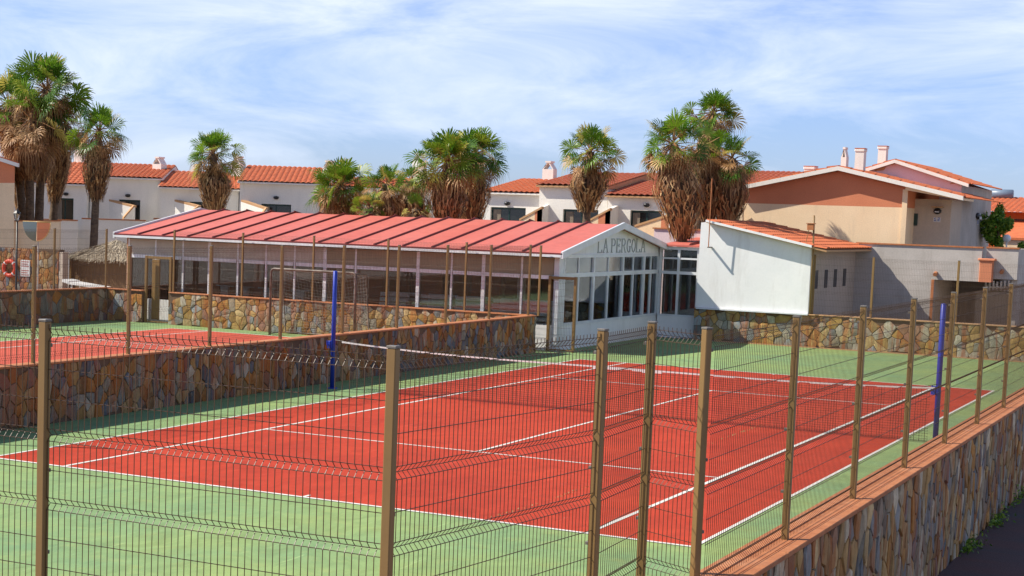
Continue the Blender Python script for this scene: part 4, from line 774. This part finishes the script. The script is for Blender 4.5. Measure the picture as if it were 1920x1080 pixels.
MB().prism([le(26, 415, .3), le(112, 415, .3), Vector((*le(112, 470, .3)[:2], -.3)), Vector((*le(26, 470, .3)[:2], -.3))], NB * .25).build('wall', CREAM, gw); MB().prism([le(26, 413, .25), le(113, 413, .25), le(113, 415, .25), le(26, 415, .25)], NB * .35).build('coping', COPE, gw)
# stone wall with lifebuoy behind the far court
SW = thing('stone_wall', (-27, 16.5, 0), 'shaded stone wall carrying the lifebuoy and the white notice', 'stone wall')
xw = aty(111, 470, 16.5).x; xv = aty(118, 470, 16.5).x; MB().box(-36, xw, 16.5, 16.8, -.3, aty(60, 466, 16.5).z).build('mortar_core', MORT, SW); stones(MB(), (-36, 16.5, -.02), (1, 0, 0), xw + 36, aty(60, 466, 16.5).z, (0, -1, 0), .22, .22, 71).build('stone_cladding', STI, SW)
MB().box(xw, xv, 16.5, 16.8, -.3, aty(110, 470, 16.5).z - .05).build('end_pier', BEIGE, SW)
c = aty(18, 503, 16.42); LBY = thing('lifebuoy', tuple(c), 'orange lifebuoy with white bands hung on the stone wall', 'lifebuoy')
b = MB(); RR, rr_ = .27, .075; vs = []; n, m_ = 32, 10
for i in range(n):
    for k in range(m_): a = 6.28318 * i / n; e = 6.28318 * k / m_; vs.append((c.x + (RR + rr_ * math.cos(e)) * math.cos(a), c.y + rr_ * math.sin(e), c.z + (RR + rr_ * math.cos(e)) * math.sin(a)))
b.add(vs, [(i * m_ + k, i * m_ + (k + 1) % m_, ((i + 1) % n) * m_ + (k + 1) % m_, ((i + 1) % n) * m_ + k) for i in range(n) for k in range(m_)]); b.build('ring', ORB, LBY, True)
b = MB()
for a in (.78, 2.36, 3.93, 5.5): 
    for da in (-.07,): 
        p_ = [(c.x + (RR + (rr_ + .004) * math.cos(e)) * math.cos(a + q_), c.y + (rr_ + .004) * math.sin(e), c.z + (RR + (rr_ + .004) * math.cos(e)) * math.sin(a + q_)) for q_ in (-.09, .09) for e in [6.28318 * k / 10 for k in range(10)]]
        b.add(p_, [(k, (k + 1) % 10, (k + 1) % 10 + 10, k + 10) for k in range(10)])
each(b, 'band', SIGNW, LBY, True)
c = aty(47, 503, 16.45); sg = thing('notice_board', tuple(c), 'small white notice with faded red text beside the lifebuoy', 'sign')
MB().bbox(c.x - .22, c.x + .22, c.y, c.y + .03, c.z - .30, c.z + .30, .005).build('board', SIGNW, sg)
b = MB()
for k in range(7):
    if k != 3: b.box(c.x - .17, c.x + .17 - .05 * (k % 2), c.y - .004, c.y - .001, c.z + .22 - k * .08, c.z + .255 - k * .08)
b.build('text_lines', INKR, sg)
# lamp post
p = aty(31, 500, 15.6); lp = thing('street_lamp', (p.x, p.y, 0), 'black lantern street lamp at the left edge', 'street lamp'); zt = aty(31, 415, 15.6).z; zl = aty(31, 402, 15.6).z
MB().tube([(p.x, p.y, 0), (p.x, p.y, .5), (p.x, p.y, zt)], [.06, .04, .033], 10).build('pole', BLACK, lp, True)
MB().lathe((p.x, p.y, zt), [(.035, 0), (.07, .03), (.0, .03)], 8).lathe((p.x, p.y, zt), [(.135, .27), (.15, .29), (.06, .38), (.03, .40), (.02, .46), (0, .47)], 6).build('cap', BLACK, lp)
MB().lathe((p.x, p.y, zt), [(.065, .035), (.13, .27)], 6).build('lantern_glass', glass('lantern_glass', (.8, .82, .8), .15), lp)
b = MB()
for k in range(6): a = 6.28318 * k / 6; b.tube([(p.x + .068 * math.cos(a), p.y + .068 * math.sin(a), zt + .03), (p.x + .135 * math.cos(a), p.y + .135 * math.sin(a), zt + .28)], .008, 4)
b.build('lantern_ribs', BLACK, lp)
# half-round panel on a post
YH = 15.0; c = aty(69, 416, YH); k_ = (aty(95, 416, YH).x - c.x); dz = c.z - aty(67, 452, YH).z; hb = thing('half_round_panel', (c.x, YH, 0), 'half-round green and orange slatted panel below the left palms', 'panel')
b = MB(); n = 20; vs = [(c.x + k_ * math.cos(math.pi + math.pi * i / n), YH - .02, c.z + dz * math.sin(math.pi + math.pi * i / n)) for i in range(n + 1)]
cut = 11
MB().prism(vs[:cut] + [(c.x + k_ * .02, YH - .02, c.z)], (0, .05, 0)).build('green_half', glass('green_glass', (.05, .20, .07), .06), hb)
b = MB(); i = 0; x = c.x + k_ * .04
while x < c.x + k_ * .97:
    f = (x - c.x) / k_; zz = dz * math.sqrt(max(0, 1 - f * f)); b.box(x, x + .03, YH - .01, YH + .01, c.z - zz, c.z - .01); x += .046
b.build('orange_slats', paint('orange_slat', (.42, .13, .05), rough=.5), hb)
MB().tube([Vector(v_) + Vector((0, .02, 0)) for v_ in vs], .014, 6).tube([(c.x - k_, YH, c.z), (c.x + k_, YH, c.z)], .018, 6).build('rim', GOLD, hb, True)
MB().tube([(c.x + k_ * .02, YH + .08, 0), (c.x + k_ * .02, YH + .08, c.z)], .025, 8).build('post', GREYW, hb)
# thatched hut
hx0, hx1 = aty(132, 500, 17.4).x, aty(243, 500, 17.4).x; he = aty(180, 486, 17.4).z; hp = aty(216, 450, 18.2).z
HT = thing('thatched_hut', ((hx0 + hx1) / 2, 18.2, 0), 'thatched beach hut with brown reed walls left of the hall', 'hut')
MB().box(hx0 + .08, hx1 - .1, 17.4, 19.2, 0, he + .02).build('reed_wall', BAMB, HT)
cp_ = MB().bbox(hx0, hx0 + .09, 17.32, 17.4, 0, he, .01).bbox(hx1 - .09, hx1, 17.32, 17.4, 0, he, .01); each(cp_, 'corner_post', WOODP, HT)
rg = random.Random(4); b = MB(); ax, ay = aty(216, 450, 18.2).x, 18.3
def roofz(x, y): f = max(abs((x - ax) / ((ax - hx0) + .3 if x < ax else (hx1 - ax) + .3)), abs(y - ay) / 1.2); return hp - (hp - he) * min(1.05, f)
b.add([(hx0 - .2, 17.1, he), (hx1 + .15, 17.1, he), (hx1 + .15, 19.5, he), (hx0 - .2, 19.5, he), (ax, ay, hp)], [(0, 1, 4), (1, 2, 4), (2, 3, 4), (3, 0, 4)])
for i in range(5200):
    x = rg.uniform(hx0 - .22, hx1 + .15); y = rg.uniform(17.08, 19.5); z = roofz(x, y) + rg.uniform(0, .05); d = Vector((x - ax, y - ay, 0)); d = (d.normalized() if d.length > .01 else Vector((1, 0, 0))) + Vector((rg.gauss(0, .35), rg.gauss(0, .35), 0)); l_ = rg.uniform(.1, .3)
    e = Vector((x, y, z)) + d * l_ + Vector((0, 0, -.55 * l_ + rg.gauss(0, .03))); w_ = Vector((-d.y, d.x, 0)) * .012
    b.add([Vector((x, y, z)) - w_, Vector((x, y, z)) + w_, e], [(0, 1, 2)])
b.build('thatch_roof', THATCH, HT)
# white sloping rail in front of hut
p0, p1 = aty(116, 531, 14.6), aty(188, 540, 14.6)
rl = thing('lounger_frame', tuple((p0 + p1) / 2), 'white plastic lounger edge seen above the shaded stone wall', 'lounger')
MB().prism([p0 + Vector((.3, 0, -.02)), p1 + Vector((0, 0, -.04)), p1 + Vector((0, 0, .03)), p0 + Vector((.3, 0, .07))], (0, .6, 0)).build('seat', PVC, rl)
MB().prism([p0 + Vector((0, 0, .05)), p0 + Vector((.32, 0, -.02)), p0 + Vector((.32, 0, .10)), p0 + Vector((0, 0, .14))], (0, .6, 0)).build('headrest', PVC, rl)
lg_ = MB().box(p0.x + .35, p0.x + .4, 14.65, 14.7, 0, p0.z - .03).box(p1.x - .1, p1.x - .05, 14.65, 14.7, 0, p1.z - .03).box(p0.x + .35, p0.x + .4, 15.1, 15.15, 0, p0.z - .03).box(p1.x - .1, p1.x - .05, 15.1, 15.15, 0, p1.z - .03); each(lg_, 'leg', PVC, rl)
# ------------------------------------------------------------------ right edge: orange house, bush, globe lamp, pickets
YO = 50.0; A = lambda u, v: aty(u, v, YO); a, c = A(1850, 420), A(2010, 420); ze = A(1890, 397).z; zr = aty(1880, 368, YO + 5).z
OH = thing('orange_house', (a.x, YO, 0), 'bright orange house with salmon roof at the right edge', 'house')
MB().box(a.x + .6, c.x, YO, YO + 9, -.3, ze).box(a.x - .4, a.x + .6, YO + 1, YO + 9, -.3, ze).build('wall', ORANGE, OH)
b = MB(); tiles(b, (a.x - .6, YO - .6, ze - .05), (c.x - a.x + .8, 0, 0), (0, 5.6, zr - ze), 0, 0, .25, .04, .4, .02, 4); b.build('roof', TILE, OH)
q0, q1 = A(1902, 411), A(1925, 437); MB().box(q0.x, q1.x, YO - .05, YO - .002, q1.z, q0.z).build('window', DGREEN, OH)
q0 = A(1893, 445); MB().prism([(q0.x, YO - 3, q0.z + .0), (q0.x, YO - .01, q0.z + .8), (q0.x, YO - .01, q0.z + .7), (q0.x, YO - 3, q0.z - .1)], (4, 0, 0)).build('porch_roof', TILE, OH)
MB().box(q0.x, q0.x + 4, YO - 2.9, YO - 2.7, -.3, q0.z - .11).build('porch_wall', CREAM, OH)
q = aty(1879, 364, YO + 4.6); sh = thing('solar_water_heater', (q.x, q.y, q.z - .3), 'cylindrical solar water tank on the ridge of the orange house', 'water tank')
MB().tube([(q.x - .52, q.y, q.z), (q.x - .5, q.y, q.z), (q.x + .5, q.y, q.z), (q.x + .52, q.y, q.z)], [.2, .23, .23, .2], 16).build('tank', STEEL, sh, True); MB().box(q.x - .5, q.x - .46, q.y - .1, q.y + .1, q.z - .5, q.z - .2).box(q.x + .46, q.x + .5, q.y - .1, q.y + .1, q.z - .5, q.z - .2).build('stand', BLACK, sh); MB().prism([(q.x - .5, q.y - .3, q.z - .35), (q.x + 1.0, q.y - .3, q.z - .35), (q.x + 1.0, q.y - .9, q.z - .55), (q.x - .5, q.y - .9, q.z - .55)], (0, 0, .05)).build('collector', PANE, sh)
q = aty(1888, 447, 40); gl = thing('globe_lamp', (q.x, 40, 0), 'white globe lamp on a short post at the right edge', 'lamp')
MB().lathe((q.x, 40, q.z), [(.001, -.16)] + [(.16 * math.sin(a), -.16 * math.cos(a)) for a in [math.pi * i / 10 for i in range(1, 10)]] + [(.001, .16)], 16).build('globe', GLOBE, gl, True); MB().tube([(q.x, 40, 0), (q.x, 40, q.z - .15)], .03, 8).build('post', ALU, gl)
def bush(name, c, rx, ry, rz, n, label, seed, sz_=.09):
    rg = random.Random(seed); b = MB(); t = thing(name, (c[0], c[1], c[2] - rz), label, 'bush')
    cl = [(Vector((rg.gauss(0, .5) * rx, rg.gauss(0, .5) * ry, rg.uniform(-.8, .75) * rz)), rg.uniform(.25, .5)) for _ in range(14)]
    for i in range(n):
        o_, r_ = rg.choice(cl); d = Vector((rg.gauss(0, 1), rg.gauss(0, 1), rg.gauss(0, 1))).normalized(); p = Vector(c) + o_ + Vector((d.x * rx, d.y * ry, d.z * rz)) * r_ * rg.uniform(.7, 1.05)
        u_ = Vector((rg.gauss(0, 1), rg.gauss(0, 1), rg.gauss(0, 1))).normalized() * sz_; v_ = u_.cross(d).normalized() * sz_ * .45; b.add([p - u_, p - v_, p + u_, p + v_], [(0, 1, 2, 3)])
    b.build('foliage', BUSHM, t); MB().tube([(c[0], c[1], c[2] - rz * 1.6), (c[0], c[1], c[2])], .06, 6).build('stem', TRUNK, t)
q = aty(1872, 430, 42); bush('garden_bush', q, .55, .6, 1.0, 2600, 'bright green tall bush beside the shaded house wall', 3)
q = aty(1925, 490, 36); bush('garden_bush', q, .5, .6, .7, 1500, 'green bush cut off at the right edge behind the small garage', 4)
q = aty(1868, 560, 33); bush('garden_bush', q, .5, .5, .35, 700, 'low dull green shrub below the picket fence', 6, .06)
q0, q1 = aty(1846, 540, 31.5), aty(1915, 545, 31.5); pf = thing('picket_fence', tuple(q0), 'white picket fence under the small grey garage', 'fence'); b = MB()
zt = aty(1880, 527, 31.5).z; zb_ = aty(1880, 546, 31.5).z; x = q0.x
while x < q1.x: b.bbox(x, x + .07, 31.5, 31.53, zb_, zt + .03 * math.sin(x * 9), .01); x += .13
b.build('pickets', SIGNW, pf); MB().box(q0.x, q1.x, 31.535, 31.56, zb_ + .1, zb_ + .16).build('rail', SIGNW, pf)
tag(MB().box(q0.x - .3, q1.x + 3, 31.6, 31.8, -.4, zb_ - .05).build('garden_wall', GREYW), 'low grey garden wall beneath the white pickets', 'wall')
# weeds / shrubs at the base of the outer wall
rg = random.Random(11); b = MB()
for i in range(420):
    y = rg.choice([rg.gauss(-5.2, .35), rg.gauss(-2.5, .8), rg.gauss(-7.6, .3)]); x = 7.97 + abs(rg.gauss(0, .09)); z = -.42 + abs(rg.gauss(0, .08)); d = Vector((rg.gauss(0, 1), rg.gauss(0, 1), rg.gauss(0, 1))).normalized() * .035; e = Vector((d.y, -d.x, .02)) * .5
    b.add([Vector((x, y, z)) - d, Vector((x, y, z)) + e, Vector((x, y, z)) + d, Vector((x, y, z)) - e], [(0, 1, 2, 3)])
tag(b.build('ground_weeds', BUSHM), 'green weeds along the foot of the outer stone wall', 'weeds', kind='stuff')
# ------------------------------------------------------------------ palms
def fan(b, hub, d, n, L, rg, fingers=20, spread=2.0, droop=.35, wf=.04):
    """one fan blade: hub point, outward direction d, blade normal n; stiff ribbed fingers with thin drooping tips"""
    d = d.normalized(); s = n.cross(d).normalized(); n = d.cross(s).normalized(); vs = [hub]; fs = []; cup = rg.uniform(.0, .25)
    for i in range(fingers):
        a = -spread + 2 * spread * i / (fingers - 1) + rg.gauss(0, .04); l_ = L * (1 - .18 * abs(a) / spread) * rg.uniform(.86, 1.1)
        dr = (d * math.cos(a) + s * math.sin(a) + n * cup * abs(math.sin(a))).normalized(); pr = n.cross(dr).normalized(); fold = n * (.035 * L * (1 if i % 2 else -1))
        mid = hub + dr * l_ * .6 + fold; t1 = hub + dr * l_ * .85 + Vector((0, 0, -droop * l_ * .14)); tip = hub + dr * l_ * .98 + Vector((rg.gauss(0, .03), rg.gauss(0, .03), -droop * l_ * rg.uniform(.4, 1.3)))
        w_ = L * wf * rg.uniform(.8, 1.2); k = len(vs); vs += [mid + pr * w_, mid - pr * w_, t1 + pr * w_ * .3, t1 - pr * w_ * .3, tip]; fs += [(0, k, k + 1), (k, k + 2, k + 3, k + 1), (k + 2, k + 4, k + 3)]
    b.add(vs, fs)
def palm(crown, base_, R_, label, seed, skirt=2.0, sr=.62, green=34, dry=26, lean=0, tr=.17, droopy=.5, group='fan palms around the hall', second=None):
    rg = random.Random(seed); crown = Vector(crown); base_ = Vector(base_); so_ = .5 * R_; sr *= .82; skirt = max(.4, skirt - so_ + .1)
    t = thing('palm_tree', tuple(base_), label, 'palm tree', group)
    mid = Vector((base_.x + (crown.x - base_.x) * .25, base_.y + (crown.y - base_.y) * .25, (base_.z + crown.z) * .5)) + Vector((rg.uniform(-.2, .2), 0, 0))
    def bez(f): return base_.lerp(mid, f).lerp(mid.lerp(crown, f), f)
    tb = MB(); nn = 26; tb.tube([bez(i / nn) for i in range(nn + 1)], [tr * (1.25 - .35 * i / nn) * (1 + .05 * (i % 2)) for i in range(nn + 1)], 10)
    if second:
        s2 = Vector(second); tb.tube([s2.lerp(crown, i / 12) + Vector((0, .2 * math.sin(i / 12 * 3.1), 0)) for i in range(12)], [tr * (1.2 - .02 * i) for i in range(12)], 9)
    tb.build('trunk', TRUNK, t, True)
    pL, fL = R_ * .60, R_ * .46
    def frond(b, pb, az, el, dr_, L1, L2, fing, spread=1.9, dp=None):
        d = Vector((math.cos(az) * math.cos(el), math.sin(az) * math.cos(el), math.sin(el))); hub = crown + d * L1 + Vector((0, 0, -dr_ * L1 * .35)); m2 = crown + d * L1 * .5 + Vector((0, 0, -dr_ * L1 * .05))
        pb.tube([crown + Vector((0, 0, rg.uniform(-.1, .1))), m2, hub], [.022, .016, .010], 4, False)
        dd = (d + Vector((0, 0, -dr_ * .7))).normalized(); up = Vector((0, 0, 1)); s = dd.cross(up); s = s.normalized() if s.length > .05 else Vector((1, 0, 0)); n_ = s.cross(dd) * rg.choice((1, 1, .5)) + s * rg.gauss(0, .6) - dd * .3
        fan(b, hub, dd, n_, L2, rg, fing, spread, .25 + dr_ * .7 if dp is None else dp)
    green = int(green * .85); g = MB(); gp = MB(); az = rg.random() * 6.28
    for i in range(green):
        f = i / green; az += 2.39996 + rg.gauss(0, .2); el = R(84) - f * R(112) + rg.gauss(0, .12); k = .62 + .4 * math.sin(min(1, f * 1.3) * 1.5)
        frond(g, gp, az, el, .12 + .5 * f * f, pL * k * rg.uniform(.68, 1.28), fL * rg.uniform(.8, 1.15), 27, 2.15)
    g.build('green_fronds', LEAF, t)
    dd = MB()
    dry = int(dry * .8)
    for i in range(dry):
        f = i / max(1, dry); az += 2.39996 + rg.gauss(0, .3); el = R(-14) - f * R(50) + rg.gauss(0, .14)
        frond(dd, gp, az, el, .35 + .5 * f, pL * rg.uniform(.6, 1.1), fL * rg.uniform(.75, 1.0), 18, 1.7, .9)
    gp.build('leaf_stalks', DRY, t)
    # hanging skirt
    core = MB(); top = crown + Vector((0, 0, -.15)); Ht = max(.5, crown.z - base_.z)
    def cen(s_): f = 1 - min(.97, (s_ + so_) / Ht); return bez(max(0, f))
    def rad(s_): f = s_ / skirt; return sr * (.34 + .66 * math.sin(min(1, f * 2.6) * 1.5708)) * (1 - max(0, f - .45) * .95)
    K_ = 12; rings = [i / 10 for i in range(11)]; vs = []; fs = []
    for f in rings:
        c_ = cen(f * skirt); vs += [Vector((c_.x + rad(f * skirt) * .8 * math.cos(6.283 * k / K_), c_.y + rad(f * skirt) * .8 * math.sin(6.283 * k / K_), crown.z - so_ - f * skirt)) for k in range(K_)]
    fs = [(i * K_ + k, i * K_ + (k + 1) % K_, (i + 1) * K_ + (k + 1) % K_, (i + 1) * K_ + k) for i in range(10) for k in range(K_)]; core.add(vs, fs)
    cr = core.build('dead_frond_core', DRYD, t, True)
    for i in range(int(520 * max(.6, skirt / 2))):
        s0_ = rg.random() ** 1.1 * skirt * .88; l_ = rg.uniform(.25, .7) * min(1, skirt); a = rg.random() * 6.283; bulge = rg.uniform(.8, 1.15); wv = rg.uniform(.015, .05); pts = []
        for j in range(4):
            s_ = min(skirt * 1.07, s0_ + l_ * j / 3); c_ = cen(s_); r_ = rad(min(skirt, s_)) * bulge + .03 * j * rg.random() + (.05 if j == 0 else 0); a_ = a + rg.gauss(0, .05) * j; pts.append((Vector((c_.x + r_ * math.cos(a_), c_.y + r_ * math.sin(a_), crown.z - so_ + .03 - s_)), Vector((-math.sin(a_), math.cos(a_), 0))))
        vs = []
        for j, (p, tn) in enumerate(pts): w_ = wv * (1 - .3 * j); vs += [p - tn * w_, p + tn * w_]
        dd.add(vs, [(0, 1, 3, 2), (2, 3, 5, 4), (4, 5, 7, 6)])
    dd.build('dead_fronds', DRY, t)
    return t
def pm(u, v, D, R_px, sk_v, label, seed, bu=None, **k):
    c = far(u, v, D); sc = FPX / D; bz = far(bu if bu is not None else u, 470, D * k.pop('bd', 1)); bz.z = -.05
    sk = max(.4, (sk_v - v) / sc); k.setdefault('sr', .62); return palm(c, bz, R_px / sc * 1.05, label, seed, sk, **k)
pm(87, 168, 76, 78, 330, 'tallest green-topped palm of the left clump', 1, 72, green=52, dry=56, sr=.78)
pm(16, 195, 77, 66, 335, 'leftmost palm of the left clump, cut by the photo edge', 2, 48, green=34, dry=60, sr=.7)
pm(58, 226, 75, 82, 328, 'brown shaggy palm low in the middle of the left clump', 3, 58, green=12, dry=80, sr=.75)
pm(122, 232, 78, 52, 372, 'palm on the right side of the left clump, with a long dark skirt', 4, 93, green=12, dry=50, sr=.62)
pm(34, 290, 79, 30, 382, 'short dark-skirted palm behind the left clump trunks', 16, 41, green=3, dry=16, sr=.45)
pm(186, 246, 74, 60, 366, 'slim palm standing alone right of the left clump', 5, 173, green=34, dry=26, sr=.72, tr=.15)
c0 = far(386, 470, 72); pm(400, 288, 72, 56, 393, 'double-trunked palm in front of the white shaded houses', 6, 403, green=38, dry=24, sr=.85, second=(c0.x, c0.y, -.05))
pm(638, 350, 60, 62, 430, 'low bushy palm with brown skirt, leftmost of the middle group', 7, 640, green=54, dry=40, sr=.7)
pm(725, 345, 58, 50, 430, 'upright green palm second from the left in the middle group', 8, 722, green=26, dry=30, sr=.7)
pm(692, 388, 57, 34, 430, 'lowest light-green palm tuft just above the red roof', 9, 692, green=26, dry=10, sr=.4)
pm(772, 340, 62, 36, 430, 'small palm in the middle group with mostly dry fronds', 10, 770, green=16, dry=60, sr=.8)
pm(840, 304, 58, 74, 430, 'large dense green palm of the middle group', 12, 838, green=64, dry=36, sr=.7)
pm(892, 286, 61, 60, 430, 'tallest palm of the middle group, its fronds leaning right', 13, 880, green=46, dry=36, sr=.75)
pm(780, 392, 59, 40, 430, 'dark shaggy palm low behind the ridge of the red roof', 18, 785, green=6, dry=60, sr=.8)
pm(1108, 285, 66, 60, 388, 'lone palm with round skirt left of the tall right-hand group', 14, 1101, green=38, dry=24, sr=.88, tr=.15)
pm(1262, 270, 58, 68, 438, 'left palm of the right-hand group with the longest skirt', 15, 1285, green=36, dry=40, sr=.95)
pm(1337, 212, 61, 56, 380, 'highest palm of the right-hand group', 21, 1306, green=36, dry=30, sr=.5)
pm(1372, 298, 60, 58, 412, 'right palm of the right-hand group leaning over the terracotta house', 22, 1352, green=22, dry=50, sr=.75)
pm(1320, 275, 60, 60, 400, 'brown shaggy palm in the centre of the right-hand group', 23, 1325, green=6, dry=80, sr=.85)
